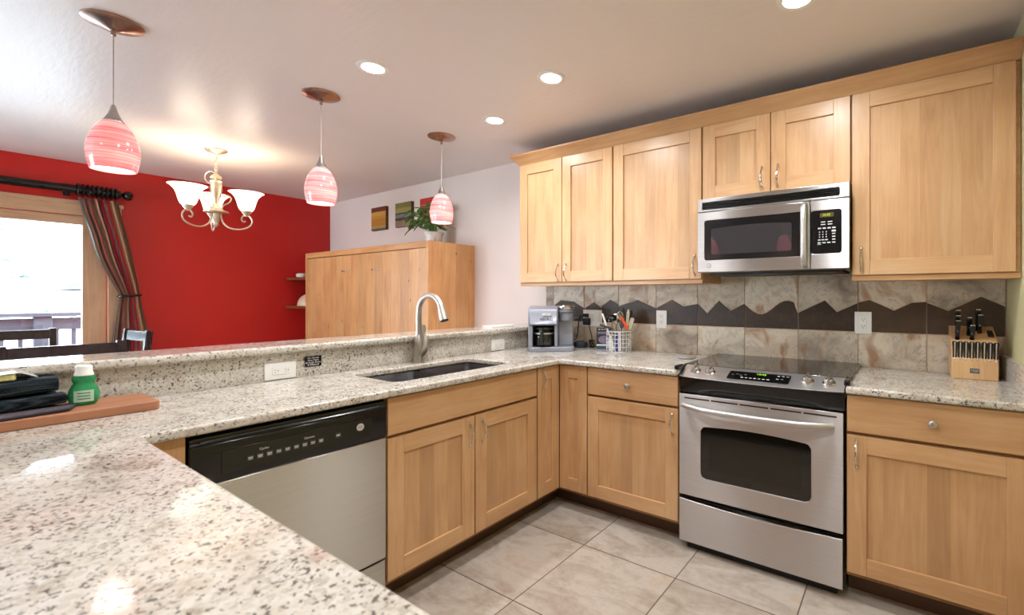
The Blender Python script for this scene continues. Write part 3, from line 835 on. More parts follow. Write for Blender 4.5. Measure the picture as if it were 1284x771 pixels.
MB().box(1.424, 1.484, my-.0006, my+.002, 1.675, 1.695).build('display', 'lcda', cpn)
text_mb('10:42', .016, face_my(1.452, my-.001, 1.685), .0002).build('clock_digits', 'lcdg', cpn)
def key(x, z, w, h, mat='ink'): MB().box(x-w/2, x+w/2, my+.0002, my+.0012, z-h/2, z+h/2).build('key', mat, cpn)
for z in (1.652, 1.640):
    for x in (1.438, 1.468): key(x, z, .020, .004)
for x in (1.422, 1.443, 1.464, 1.485): key(x, 1.622, .014, .006)
for j in range(3):
    for i in range(3): key(1.422+.015*i, 1.604-.012*j, .004, .005)
for j in range(4): key(1.484, 1.607-.0135*j, .018 if j == 0 else .014, .008 if j == 0 else .005)
for x in (1.421, 1.437, 1.453): key(x, 1.566, .012, .005)
for x in (1.421, 1.442, 1.463, 1.484): key(x, 1.552, .014, .005)
key(1.421, 1.544, .018, .002)

# ------------------------------------------------------------------ dishwasher
dw = thing('dishwasher', 'stainless dishwasher with black control strip left of sink cabinet', 'dishwasher', (-.3, -1.415, 0))
y0, y1 = -1.722, -1.112
MB().box(-.57, -.03, y0+.004, y1-.004, .09, .868).build('body', 'blackm', dw)
mb = MB(); mb.prism([(-.03, .724), (.006, .724), (.008, .73), (.008, .842), (.0, .850), (-.006, .868), (-.03, .868)], y0+.002, y1-.002, 'y')
cp = mb.build('control_strip', 'black', dw, bevel=.003)
MB().box(-.0045, -.001, y0+.03, y1-.03, .852, .855).build('latch_line', plain('blue_grey_trim', (110,130,140), .3), cp)
mb = MB(); mb.box(.0085, .0105, -1.645, -1.178, .747, .818); pnl = mb.build('control_face', plain('dark_control_face', (30,31,30), .14, var=.03), cp, bevel=.002)
for i in range(9):
    yy = -1.572+.0262*i
    MB().box(.0106, .0112, yy-.0085, yy+.0085, .768, .784).build('button', plain('button_slate', (62,66,72), .4) if i == 0 else bpy.data.materials['button_slate'], pnl)
    MB().box(.0113, .0116, yy-.0065, yy+.0065, .7765, .779).build('button_mark', 'ink', pnl)
    MB().box(.0113, .0116, yy-.0055, yy+.0055, .772, .7742).build('button_mark', 'ink', pnl)
MB().box(.0106, .0112, -1.312, -1.294, .772, .788).build('button', bpy.data.materials['button_slate'], pnl)
MB().box(.0113, .0116, -1.309, -1.297, .778, .782).build('button_mark', 'ink', pnl)
text_mb('Cycles', .010, face_x(.0108, -1.535, .797), .0002).build('lettering', 'ink', pnl)
text_mb('Options', .010, face_x(.0108, -1.40, .797), .0002).build('lettering', 'ink', pnl)
T = face_x(.008, -1.222, .79)
mb = MB(); mb.lathe([(.014, .003), (.014, .0042), (.011, .0046), (.0001, .0046)], seg=24, M4=T); b = mb.build('badge', 'badge', cp)
text_mb('GE', .0125, face_x(.0129, -1.222, .79), .0003).build('lettering', 'inkd', b)
mb = MB(); mb.box(-.028, .006, y0+.003, y1-.003, .236, .722); mb.build('door_panel', 'steel', dw, bevel=.003)
mb = MB(); mb.box(-.028, .002, y0+.003, y1-.003, .10, .228); mb.build('lower_panel', 'steel', dw, bevel=.003)
MB().box(-.127, -.11, y0, y1, 0, .10).build('toe_kick', 'blackm', dw)

# ------------------------------------------------------------------ sink and faucet
sk = thing('kitchen_sink', 'dark brown double-bowl undermount sink', 'sink', (-.3, -.64, .70))
def bowl(ya, yb, name):
    mb = MB(); xa, xb = SNK[0]-.004, SNK[1]+.004
    lo = []
    for (z, ins, r) in ((.884, 0, .035), (.72, .008, .04), (.695, .03, .05), (.690, .08, .05)):
        lo.append([(x, y, z) for x, y in rrect(xa+ins, xb-ins, ya+ins, yb-ins, r)])
    n = len(lo[0]); vs = [p for l in lo for p in l]; fs = []
    for k in range(3):
        for i in range(n): fs.append((k*n+i, k*n+(i+1) % n, (k+1)*n+(i+1) % n, (k+1)*n+i))
    fs.append(tuple(3*n+i for i in range(n)))
    mb._add(vs, fs)
    o = mb.build(name, 'sinkm', sk, solid=.006)
    d = MB(); d.lathe([(.045, .0), (.045, .004), (.036, .005), (.030, .001), (.0001, .001)], ((xa+xb)/2, (ya+yb)/2, .693), 24); d.build('drain', 'nickel', o)
bowl(SNK[2]-.004, -.66, 'bowl'); bowl(-.635, SNK[3]+.004, 'bowl')
mb = MB(); mb.box(SNK[0], SNK[1], -.6625, -.6325, .70, .858); mb.build('divider', 'sinkm', sk, bevel=.012, seg=3)
fx, fy = -.552, -.585
fc = thing('faucet', 'brushed nickel gooseneck faucet behind the sink', 'faucet', (fx, fy, .915))
mb = MB(); mb.lathe([(.030, .915), (.031, .922), (.028, .94), (.0285, .98), (.031, 1.01), (.029, 1.035), (.022, 1.06), (.0175, 1.075), (.0001, 1.075)], (fx, fy, 0), 24)
mb.build('body', 'nickel', fc)
# spout swings out over the bowl
sd = Vector((.98, .08, 0)).normalized()
pts = [Vector((fx, fy, 1.05)), Vector((fx, fy, 1.12)), Vector((fx, fy, 1.185))]
Rr = .093
for i in range(1, 13):
    a = PI*(1-i/12*.93); pts.append(Vector((fx, fy, 1.205)) + sd*(Rr+Rr*math.cos(a)) + Vector((0, 0, Rr*math.sin(a))))
rs = [.0158]*3 + [.0156]*8 + [.0165, .0175, .0185, .0195]
MB().tube(pts, rs[:len(pts)], 14).build('spout', 'nickel', fc)
e = pts[-1]; dd = (pts[-1]-pts[-2]).normalized()
sh = MB(); sh.tube([e, e+dd*.02, e+dd*.055, e+dd*.066], [.0198, .022, .025, .025], 16); shd = sh.build('spray_head', 'nickel', fc)
MB().tube([e+dd*.066, e+dd*.072], [.022, .021], 16).build('nozzle', 'rubber', shd)
hb = Vector((.6, .8, 0)).normalized()
b0 = Vector((fx, fy, .945)); hpts = [b0+hb*.0, b0+hb*.022+Vector((0,0,.035)), b0+hb*.036+Vector((0,0,.075)), b0+hb*.034+Vector((0,0,.112)), b0+hb*.026+Vector((0,0,.135)), b0+hb*.028+Vector((0,0,.165)), b0+hb*.026+Vector((0,0,.185))]
MB().tube(hpts, [.026, .027, .024, .016, .0085, .0105, .006], 14).build('handle', 'nickel', fc)

# ------------------------------------------------------------------ lights
def add_light(kind, name, loc, power, col, **kw):
    d = bpy.data.lights.new(name, kind); d.energy = power; d.color = col
    for k, v in kw.items(): setattr(d, k, v)
    o = bpy.data.objects.new(name, d); COL.objects.link(o); o.location = loc
    return o
CANS = [(-.458, -.905, 'recessed ceiling light nearest the middle pendant'), (.22, -.34, 'recessed ceiling light in front of the single-door wall cabinet'),
        (-.455, -.10, 'recessed ceiling light nearest the far pendant'), (1.42, -.31, 'recessed ceiling light in front of the microwave, cut by top edge'),
        (.25, -1.45, 'added unseen recessed fill light above the near end of the dishwasher'), (1.42, -1.45, 'added unseen recessed fill light over the kitchen floor, nearest the right wall'),  # from here on: lamps out of view, added as fill light
        (-.3, -2.9, 'added unseen recessed fill light behind the near counter, on the bar side'), (1.3, -2.9, 'added unseen recessed fill light behind the near counter, on the right wall side')]
for i, (x, y, lab) in enumerate(CANS):
    c = thing('recessed_light', lab, 'ceiling light', (x, y, CEIL), 'recessed ceiling lights')
    MB().lathe([(.052, -.001), (.052, -.004), (.062, -.006), (.074, -.003), (.075, -.0002)], (x, y, CEIL), 32).build('trim_ring', 'white', c)
    MB().lathe([(.0001, -.0055), (.046, -.005), (.053, -.0022)], (x, y, CEIL), 32).build('lens', 'lens', c)
    l = add_light('AREA', 'can_lamp', (x, y, CEIL-.010), CAN_POWER*(.55 if y < -2 else .72 if x < -.4 else 1), (.96, .98, 1.0), shape='DISK', size=.10, spread=R(165))
    l.parent = c; l.location = (0, 0, -.010)
PN = [(-1.0, -1.703, 'pink swirled glass pendant lamp nearest the camera, at the left'), (-1.0, -.897, 'pink swirled glass pendant lamp in the middle of the row of three'), (-.997, -.098, 'pink swirled glass pendant lamp farthest away, before the plant'),
      (.59, -2.98, 'pink glass pendant lamp behind the camera, mirrored in the microwave window'), (-.29, -2.98, 'pink glass pendant lamp behind the camera, nearer the bar side')]
for i, (x, y, lab) in enumerate(PN):
    p = thing('pendant_lamp', lab, 'pendant lamp', (x, y, CEIL), 'pendant lamps over the bar' if x < -.9 else 'pendant lamps behind the near counter')
    MB().lathe([(.0001, -.034), (.012, -.034), (.022, -.030), (.060, -.016), (.088, -.010), (.094, -.006), (.094, -.0005)], (x, y, CEIL), 36).build('canopy', 'bronze', p)
    MB().lathe([(.0001, -.056), (.008, -.055), (.0085, -.034), (.0001, -.033)], (x, y, CEIL), 14).build('cord_grip', 'bronze', p)
    MB().tube([(x, y, CEIL-.05), (x, y, 2.085)], .0022, 6).build('cord', plain('clear_cord', (200,190,182), .3) if i == 0 else bpy.data.materials['clear_cord'], p)
    MB().lathe([(.0001, 2.092), (.006, 2.09), (.010, 2.075), (.017, 2.05), (.027, 2.03), (.034, 2.022), (.034, 2.016), (.0001, 2.016)], (x, y, 0), 24).build('socket_cap', 'nickel', p)
    prof = [(.034, 2.018), (.047, 2.002), (.062, 1.975), (.074, 1.94), (.080, 1.905), (.080, 1.88), (.076, 1.85), (.069, 1.818)]
    MB().shell(prof, .004, (x, y, 0), 36).build('shade', 'pink', p)
    MB().lathe([(.0001, 1.832), (.060, 1.832), (.067, 1.828), (.0676, 1.834), (.0001, 1.838)], (x, y, 0), 30).build('diffuser', 'bulb', p)
    l = add_light('POINT', 'pendant_lamp_light', (0, 0, 0), PEND_POWER, (1, .80, .72), shadow_soft_size=.06); l.parent = p; l.location = (0, 0, 1.79-CEIL)
# chandelier
hx, hy = -2.72, -.867
ch = thing('chandelier', 'silver scrolled chandelier with three frosted bell shades by red wall', 'chandelier', (hx, hy, CEIL))
MB().lathe([(.0001, -.038), (.014, -.038), (.024, -.030), (.058, -.018), (.070, -.008), (.072, -.0005)], (hx, hy, CEIL), 32).build('canopy', 'ironlight', ch)
chn = MB()
for i in range(6):
    zc = CEIL-.05-.024*i
    chn.tube([(hx+(.009*math.cos(a) if i % 2 else 0), hy+(0 if i % 2 else .009*math.cos(a)), zc+.017*math.sin(a)) for a in (2*PI*k/12 for k in range(12))], .0025, 6, closed=True)
lp = [(hx-.02-.045*math.cos(a)*1, hy-.03-.02*math.cos(a), 2.22+.045*math.sin(a)) for a in (2*PI*k/18-.4 for k in range(26))]
chn.tube(lp, .003, 6)
chn.build('chain', 'ironlight', ch)
MB().lathe([(.0001, 2.262), (.010, 2.26), (.012, 2.245), (.034, 2.228), (.036, 2.215), (.012, 2.205), (.012, 2.198), (.038, 2.192), (.041, 2.186), (.036, 2.178), (.038, 2.12), (.030, 2.075), (.020, 2.055), (.017, 2.02), (.024, 1.99), (.045, 1.968), (.078, 1.955), (.076, 1.946), (.03, 1.938), (.026, 1.93), (.022, 1.88), (.016, 1.865), (.018, 1.85), (.008, 1.838), (.0001, 1.833)], (hx, hy, 0), 28).build('body', 'ironlight', ch)
ang0 = math.atan2(cam.location.y-hy, cam.location.x-hx)
right = Vector((math.cos(.5764), math.sin(.5764), 0))
ra = math.atan2(right.y, right.x)
for k, a in enumerate((ra+R(258), ra+R(18), ra+R(138))):
    dv = Vector((math.cos(a), math.sin(a), 0)); base = Vector((hx, hy, 0))
    def pt(r, z): return base + dv*r + Vector((0, 0, z))
    arm = MB()
    main = [pt(.03, 1.955), pt(.035, 1.90), pt(.055, 1.855), pt(.10, 1.825), pt(.16, 1.822), pt(.215, 1.845), pt(.236, 1.885), pt(.22, 1.925), pt(.185, 1.935), pt(.165, 1.905), pt(.178, 1.882), pt(.192, 1.890)]
    # smooth with Catmull-Rom
    sm = []
    for i in range(len(main)-1):
        p0, p1, p2, p3 = main[max(i-1, 0)], main[i], main[i+1], main[min(i+2, len(main)-1)]
        for s in (0, .25, .5, .75):
            sm.append(.5*((2*p1)+(-p0+p2)*s+(2*p0-5*p1+4*p2-p3)*s*s+(-p0+3*p1-3*p2+p3)*s**3))
    sm.append(main[-1]); arm.tube(sm, .0055, 8)
    up = [pt(.035, 1.955), pt(.045, 2.0), pt(.085, 2.03), pt(.095, 2.065), pt(.065, 2.085), pt(.04, 2.06)]
    s2 = []
    for i in range(len(up)-1):
        p0, p1, p2, p3 = up[max(i-1, 0)], up[i], up[i+1], up[min(i+2, len(up)-1)]
        for s in (0, .25, .5, .75):
            s2.append(.5*((2*p1)+(-p0+p2)*s+(2*p0-5*p1+4*p2-p3)*s*s+(-p0+3*p1-3*p2+p3)*s**3))
    arm.tube(s2, .0045, 8)
    aro = arm.build('arm', 'ironlight', ch)
    q = pt(.198, 0)
    MB().lathe([(.0001, 1.925), (.014, 1.926), (.018, 1.94), (.030, 1.955), (.034, 1.972), (.0001, 1.972)], (q.x, q.y, 0), 20).build('cup', 'ironlight', aro)
    MB().shell([(.036, 1.968), (.048, 1.985), (.056, 2.01), (.064, 2.045), (.076, 2.078), (.098, 2.104), (.114, 2.114)], .004, (q.x, q.y, 0), 32).build('shade', 'bell', aro)
    MB().sphere((q.x, q.y, 2.03), .028, 14, 10, sc=(1, 1, 1.3)).build('bulb', 'bulb', aro)
    l = add_light('POINT', 'chandelier_light', (0, 0, 0), CHAND_POWER, (1, .86, .66), shadow_soft_size=.04); l.parent = ch; l.location = (q.x-hx, q.y-hy, 2.075-CEIL)

# ------------------------------------------------------------------ curtain
rod = thing('curtain_rod', 'black fluted curtain rod with ball finial above the window', 'curtain rod', (-4.05, -2.3, 2.19))
cx_ = -4.05; cz = 2.192
mb = MB()
NS = 24
prof_r = lambda a: .0300+.0035*abs(math.sin(4*a))
vs = []; fs = []; nl = 60
for i in range(nl+1):
    yy = -3.55+(2.40)*i/nl; tw = i*.22
    for j in range(32):
        a = 2*PI*j/32; r = .028+.005*abs(math.sin(4*(a+tw))); vs.append((cx_+r*math.cos(a), yy, cz+r*math.sin(a)))
for i in range(nl):
    for j in range(32): fs.append((i*32+j, i*32+(j+1) % 32, (i+1)*32+(j+1) % 32, (i+1)*32+j))
fs += [tuple(range(32)), tuple(nl*32+j for j in range(31, -1, -1))]
mb._add(vs, fs); mb.build('rod', 'black', rod, angle=60)
MB().lathe([(.0001, -1.172), (.034, -1.168), (.036, -1.16), (.022, -1.150), (.015, -1.140), (.022, -1.134), (.036, -1.120), (.042, -1.105), (.036, -1.085), (.02, -1.074), (.0001, -1.070)], (cx_, 0, cz), 24, axis='y').build('finial', 'black', rod)
mb = MB(); mb.box(XL+.001, XL+.012, -1.47, -1.43, 2.14, 2.24); mb.box(XL+.01, cx_, -1.457, -1.443, 2.150, 2.166); mb.build('bracket', 'blackm', rod)
mb = MB(); mb.box(XL+.001, XL+.012, -3.42, -3.38, 2.14, 2.24); mb.box(XL+.01, cx_, -3.407, -3.393, 2.150, 2.166); mb.build('bracket', 'blackm', rod)
cu = thing('curtain', 'brown and crimson striped curtain tied back at right of window', 'curtain', (-4.05, -1.2, .05))
keysz = [(2.128, -1.398, -1.168), (2.0, -1.375, -1.145), (1.849, -1.333, -1.115), (1.70, -1.305, -1.088), (1.58, -1.272, -1.068), (1.41, -1.203, -1.040), (1.30, -1.158, -1.026), (1.2, -1.172, -1.015), (1.05, -1.188, -.99), (.94, -1.20, -.972), (.5, -1.22, -.95), (.04, -1.23, -.94)]
def lerpz(z):
    for (za, la, ra_), (zb, lb, rb) in zip(keysz, keysz[1:]):
        if zb <= z <= za:
            s = (za-z)/(za-zb); return la+(lb-la)*s, ra_+(rb-ra_)*s
    return keysz[-1][1:]
def cfun(u, v):
    z = 2.128-(2.128-.04)*v; l, r = lerpz(z)
    amp = .016*min(1, (r-l)/.2); ph = 2*PI*5*u
    return (-4.055+amp*math.sin(ph)+.008*math.sin(3*u+5*v), l+(r-l)*u+.004*math.cos(ph), z)
mb = MB(); mb.grid(cfun, 140, 70); mb.build('panel', 'curtain', cu, solid=.002, angle=180)
tb = [( -4.055+.040*math.cos(a), -1.092+.072*math.sin(a), 1.300+.006*math.sin(a)) for a in (2*PI*k/28 for k in range(28))]
MB().tube(tb, .010, 8, closed=True).build('tieback', 'black', cu)
for k in range(9):
    yy = -1.398+.0275*k
    r_ = thing('curtain_ring', 'black wooden curtain ring on the rod, one of nine bunched by the finial', 'curtain ring', (cx_, yy, cz), 'curtain rings on the rod')
    MB().tube([(cx_+.046*math.cos(a), yy, cz+.046*math.sin(a)) for a in (2*PI*j/24 for j in range(24))], .0085, 8, closed=True).build('ring', 'black', r_)
    MB().tube([(cx_, yy, cz-.052), (cx_+.004, yy, cz-.06), (cx_, yy, cz-.07)], .002, 6).build('clip', 'blackm', r_)

# ------------------------------------------------------------------ murphy cabinet, pictures, plant, shelves
mc = thing('wall_bed_cabinet', 'wide knotty alder cabinet standing against the white wall beyond the bar', 'cabinet', (-2.6, .4, 0))
cx0, cx1, cy0 = -3.654, -1.521, .166
MB().box(cx1-.03, cx1, cy0, YB-.001, 0, 1.757).build('side_panel', 'ald', mc, bevel=.002)
MB().box(cx0, cx0+.028, cy0, YB-.001, 0, 1.757).build('side_panel', 'ald', mc, bevel=.002)
MB().box(cx0+.028, cx1-.03, cy0+.012, YB-.001, 1.73, 1.757).build('top', 'aldx', mc, bevel=.002)
MB().box(cx0+.028, cx1-.03, cy0+.002, cy0+.03, 1.704, 1.7572).build('top_rail', 'aldx', mc, bevel=.002)
fp = MB().box(cx0+.030, cx1-.032, cy0+.006, cy0+.03, .02, 1.698).build('front_panel', 'ald', mc, bevel=.002)
MB().box(cx0+.03, cx1-.03, YB-.02, YB-.002, 0, 1.73).build('back', 'ald', mc)
for u in (-2.836, -2.31): bow_handle(fp, '-y', cy0+.006, u, 1.542, .10, vertical=False)
pics = [(-3.167, -2.889, 'canvas_amber', 'small amber and gold canvas, left of three above the cabinet'), (-2.713, -2.434, 'canvas_olive', 'small olive and blue canvas, middle of three above the cabinet'), (-2.288, -1.985, 'canvas_red', 'small red canvas partly hidden by plant and pendant lamp')]
for x0, x1, m, lab in pics:
    mb = MB()
    mb.box(x0, x1, .618, YB-.0005, 2.018, 2.268, 1)
    mb.grid(lambda u, v: (x0+(x1-x0)*u, .6175, 2.018+.25*v), 1, 1)
    o = mb.build('canvas_picture', [m, plain(m+'_edge', (96,70,40), .7)], recalc=False)
    tag(rebase(o, ((x0+x1)/2, YB, 2.018)), lab, 'picture')
pl = thing('potted_plant', 'leafy green plant in white pot on top of alder cabinet', 'plant', (-1.88, .48, 1.757))
pxc, pyc = -1.88, .48
MB().lathe([(.0001, 1.758), (.062, 1.758), (.070, 1.765), (.082, 1.86), (.088, 1.875), (.090, 1.885), (.082, 1.885), (.076, 1.872), (.0001, 1.868)], (pxc, pyc, 0), 28).build('pot', 'pot', pl)
for s in (-1, 1):
    MB().tube([(pxc+s*.078*.87, pyc-s*.078*.5, 1.815), (pxc+s*.10*.87, pyc-s*.1*.5, 1.82), (pxc+s*.10*.87, pyc-s*.1*.5, 1.79), (pxc+s*.074*.87, pyc-s*.074*.5, 1.782)], .005, 8).build('pot_handle', 'bronze', pl)
MB().lathe([(.0001, 1.872), (.076, 1.870), (.078, 1.866)], (pxc, pyc, 0), 20).build('soil', 'soil', pl)
random.seed(11)
lv = MB(); st = MB()
def leaf(mb, p, d, up, L, w):
    d = d.normalized(); sd_ = d.cross(up).normalized(); n_ = sd_.cross(d)
    def fn(u, v):
        t = u; ww = w*math.sin(PI*min(1, t*.92+.08))**.7*(1-.35*t); s = (v-.5)*2
        return p + d*(L*t) + sd_*(ww*s) + n_*(-.25*L*t*t + .18*w*abs(s))
    mb.grid(fn, 5, 4)
for i in range(46):
    a = random.uniform(0, 2*PI); rr = random.uniform(.02, .27)*(1 if random.random() < .7 else .5); hh = random.uniform(.03, .33)*(1-.45*rr/.27)
    if i < 9: a = ra+PI+random.uniform(-.5, .5); rr = random.uniform(.14, .33); hh = random.uniform(.05, .2)
    b0 = Vector((pxc+random.uniform(-.03, .03), pyc+random.uniform(-.03, .03), 1.872)); e = Vector((pxc+rr*math.cos(a), min(.51, pyc+rr*math.sin(a)*.7), 1.885+hh))
    m_ = (b0+e)/2+Vector((0, 0, .06))
    st.tube([b0, m_, e], .0022, 5)
    for j in range(3):
        q = m_.lerp(e, .35*j+.3) if j < 2 else e
        dv = Vector((math.cos(a+random.uniform(-1.3, 1.3)), math.sin(a+random.uniform(-1.3, 1.3))*.7, random.uniform(-.5, .4)))
        leaf(lv, q, dv, Vector((0, 0, 1)), random.uniform(.05, .085), random.uniform(.02, .034))
st.build('stems', 'green', pl); lv.build('foliage', 'green', pl, solid=.0008)
for z, lab in ((1.505, 'dark wood corner shelf left of alder cabinet, upper of two'), (1.187, 'dark wood corner shelf left of alder cabinet, lower of two')):
    mb = MB(); pts = [(XL+.001, .172), (cx0-.002, .172), (cx0-.002, YB-.002), (XL+.001, YB-.002)]
    mb.prism(pts, z-.028, z, 'z')
    o = mb.build('corner_shelf', 'shelf', bevel=.003); tag(rebase(o, (-3.9, .4, z-.028)), lab, 'shelf')
mb = MB(); mb.lathe([(.0001, 0), (.05, 0), (.062, .012), (.066, .03), (.058, .045), (.04, .052), (.0001, .054)], (-3.935, .26, 1.505), 20)
tag(rebase(mb.build('trinket_bowl', 'pot'), (-3.935, .26, 1.505)), 'small white lidded dish on the upper corner shelf', 'dish')
sp = thing('seashell_ornament', 'cream rounded shell ornament on the lower corner shelf', 'ornament', (-3.90, .29, 1.187))
def shell_fn(u, v):
    a = 2*PI*u; b = PI/2*v; r = .135*(1+.03*math.cos(14*a))
    return (-3.90+r*math.cos(b)*math.cos(a), .29+.6*r*math.cos(b)*math.sin(a), 1.1875+.13*math.sin(b))
mb = MB(); mb.grid(shell_fn, 60, 12); mb.build('shell', plain('cream_shell', (226,204,180), .5, var=.1, scale=14), sp)

# ------------------------------------------------------------------ dining set
def chair(x, y, rot, lab):
    c = thing('dining_chair', lab, 'chair', (x, y, 0), None)
    # local: seat towards +x from the backrest at x=0
    T = Matrix.Translation((x, y, 0))
    lean = lambda z: -.055*max(0, (z-.46)/.58)
    for s in (-1, 1):
        mb = MB(); mb.prism([(-.02, 0), (.022, 0), (.022, .46), (.022+lean(1.045), 1.045), (-.014+lean(1.045), 1.045), (-.02, .46)], s*.205-.018, s*.205+.018, 'y'); mb.v = [T @ v for v in mb.v]; mb.build('back_post', 'darkwood', c, bevel=.003)
        mb = MB(); mb.box(.37, .41, s*.2-.02, s*.2+.02, 0, .44); mb.v = [T @ v for v in mb.v]; mb.build('front_leg', 'darkwood', c, bevel=.003)
    for z0, z1 in ((.965, 1.035), (.80, .87), (.64, .70)):
        mb = MB(); mb.prism([(lean(z0)-.006, z0), (lean(z0)+.014, z0), (lean(z1)+.014, z1), (lean(z1)-.006, z1)], -.19, .19, 'y'); mb.v = [T @ v for v in mb.v]; mb.build('back_slat', 'darkwood', c, bevel=.002)
    mb = MB(); mb.box(-.01, .42, -.215, .215, .44, .475); mb.v = [T @ v for v in mb.v]; mb.build('seat', 'darkwood', c, bevel=.008)
    mb = MB(); mb.box(0, .39, -.2, -.18, .38, .44); mb.box(0, .39, .18, .2, .38, .44); mb.v = [T @ v for v in mb.v]; mb.build('apron', 'darkwood', c)
    c.rotation_euler.z = rot
    return c
chair(-2.0, -1.72, PI, 'dark wood dining chair seen from behind, nearest the bar')
chair(-3.8, -1.76, 0, 'dark wood dining chair on the window side, facing the bar')
chair(-3.045, -1.285, R(-85), 'dark wood dining chair at the table end before the red wall')
dt = thing('dining_table', 'dark wood dining table between the chairs by the window', 'table', (-2.75, -2.1, 0))
MB().box(-3.34, -2.3, -2.9, -1.5, .71, .75).build('tabletop', 'darkwood', dt, bevel=.006)
MB().lathe([(.0001, 0), (.24, 0), (.25, .02), (.22, .045), (.09, .07), (.06, .12), (.05, .40), (.07, .62), (.16, .70), (.16, .709), (.0001, .709)], (-2.82, -2.2, 0), 32).build('pedestal', 'darkwood', dt)

# ------------------------------------------------------------------ outlets, switch, sign, paper
def plate_x(y0, y1, z0, z1, lab, slots):
    o = thing('outlet', lab, 'outlet', (BX, (y0+y1)/2, z0))
    MB().box(BX+.0002, BX+.006, y0, y1, z0, z1).build('plate', 'white', o, bevel=.002)
    zc = (z0+z1)/2; yc = (y0+y1)/2
    s_ = MB(); s_.box(BX+.006, BX+.0085, yc-.034, yc+.034, zc-.017, zc+.017); f_ = s_.build('receptacle', 'white', o, bevel=.002)
    m_ = MB()
    for yy in slots:
        m_.box(BX+.0085, BX+.009, yc+yy-.006, yc+yy+.001, zc+.004, zc+.0055); m_.box(BX+.0085, BX+.009, yc+yy-.006, yc+yy+.001, zc-.007, zc-.0055)
        m_.box(BX+.0085, BX+.009, yc+yy+.007, yc+yy+.010, zc-.002, zc+.002)
    m_.build('slots', 'slot', f_)
    return o
plate_x(-1.312, -1.187, .918, .995, 'white horizontal outlet on granite riser left of the black sign', (-.02, .02))
plate_x(.010, .132, .918, .995, 'white outlet on granite riser left of the coffee maker', (-.02, .02))
sg = thing('sign_plaque', 'small black plaque with white lettering on granite riser', 'sign', (BX, -1.113, .96))
MB().box(BX+.0002, BX+.004, -1.150, -1.076, .958, 1.008).build('plate', 'black', sg, bevel=.001)
tx = text_mb('No Grease\nRice, Pasta\nor Large Bones\nIn Disposal', .0112, face_x(BX+.0043, -1.113, .983), .0002); tx.build('lettering', 'ink', sg)
def outlet_y(x0, x1, z0, z1, lab):
    o = thing('outlet', lab, 'outlet', ((x0+x1)/2, YT, z0)); xc = (x0+x1)/2; zc = (z0+z1)/2
    MB().box(x0, x1, YT-.006, YT-.0002, z0, z1).build('plate', 'white', o, bevel=.002)
    f_ = MB().box(xc-.017, xc+.017, YT-.0085, YT-.006, zc-.034, zc+.034).build('receptacle', 'white', o, bevel=.002)
    m_ = MB()
    for zz_ in (-.02, .018):
        for xx in (-.006, .006): m_.box(xc+xx-.001, xc+xx+.001, YT-.009, YT-.0085, zc+zz_, zc+zz_+.009)
        m_.box(xc-.0025, xc+.0025, YT-.009, YT-.0085, zc+zz_-.008, zc+zz_-.004)
    m_.build('slots', 'slot', f_)
    return o
outlet_y(.341, .420, 1.078, 1.198, 'white wall outlet on tile backsplash right of the utensil basket')
outlet_y(1.542, 1.622, 1.090, 1.210, 'white wall outlet on tile backsplash right of the range')
sw = thing('switch_plate', 'wide white switch plate with two rockers behind the utensils', 'switch', (-.19, YT, 1.07))
MB().box(-.279, -.108, YT-.006, YT-.0002, 1.070, 1.195).build('plate', 'white', sw, bevel=.002)
for x in (-.195, -.147): MB().box(x-.017, x+.017, YT-.010, YT-.006, 1.1, 1.166).build('rocker', 'white', sw, bevel=.002)
MB().box(-.258, -.224, YT-.009, YT-.006, 1.1, 1.166).build('receptacle', 'white', sw, bevel=.002)
pp = MB(); pp.box(-.80, -.70, .10, .33, 1.0705, 1.078, 0); pp.box(-.796, -.704, .104, .326, 1.078, 1.081, 0)
tag(rebase(pp.build('notepad', 'paper', bevel=.001), (-.75, .2, 1.0705)), 'white notepad lying flat on the bar ledge near the far wall', 'notepad')

# ------------------------------------------------------------------ coffee maker (faces the camera diagonal)
ANG = math.atan2(.20, .235)
cm_o = Vector((-.345, .335, .9152))
T = Matrix.Translation(cm_o) @ Matrix.Rotation(ANG, 4, 'Z')    # local x = along the front, -y = front
cf = thing('coffee_maker', 'grey dual coffee maker with glass carafe in the counter corner', 'coffee maker', cm_o)
def cb(mb, name, mat, par=cf, **kw):
    mb.v = [T @ v for v in mb.v]; return mb.build(name, mat, par, **kw)
hw = .158
mb = MB(); mb.prism(rrect(-hw, hw, -.15, .12, .03), 0, .030, 'z'); cb(mb, 'base', 'greyplastic', bevel=.004)
mb = MB(); mb.prism(rrect(-hw+.001, .042, .02, .117, .012), .03, .27, 'z'); mb.box(-hw, -hw+.030, -.125, .05, .03, .2); mb.box(.020, .044, -.11, .05, .03, .2); cb(mb, 'column', 'greyplastic', bevel=.004)
mb = MB(); mb.box(-hw+.03, .02, -.01, .021, .03, .18); cb(mb, 'recess_back', 'blackm')
# brew head with rounded top
mb = MB(); prf = [(-.138, .178), (-.142, .19), (-.140, .265), (-.128, .288), (-.09, .304), (.02, .311), (.10, .306), (.118, .29), (.118, .178)]
mb.prism(prf, -hw, .046, 'x'); hd = cb(mb, 'brew_head', 'greyplastic', bevel=.016, seg=4)
mb = MB(); mb.box(-.062, -.002, -.147, -.135, .243, .262); cb(mb, 'button_bar', plain('light_grey_button', (196,198,206), .3), hd, bevel=.003)
lt_ = text_mb('KEURIG', .025, Matrix.Translation((-.034, -.1455, .222)) @ Matrix.Rotation(R(90), 4, 'X'), .0004); cb(lt_, 'lettering', 'blackm', hd)
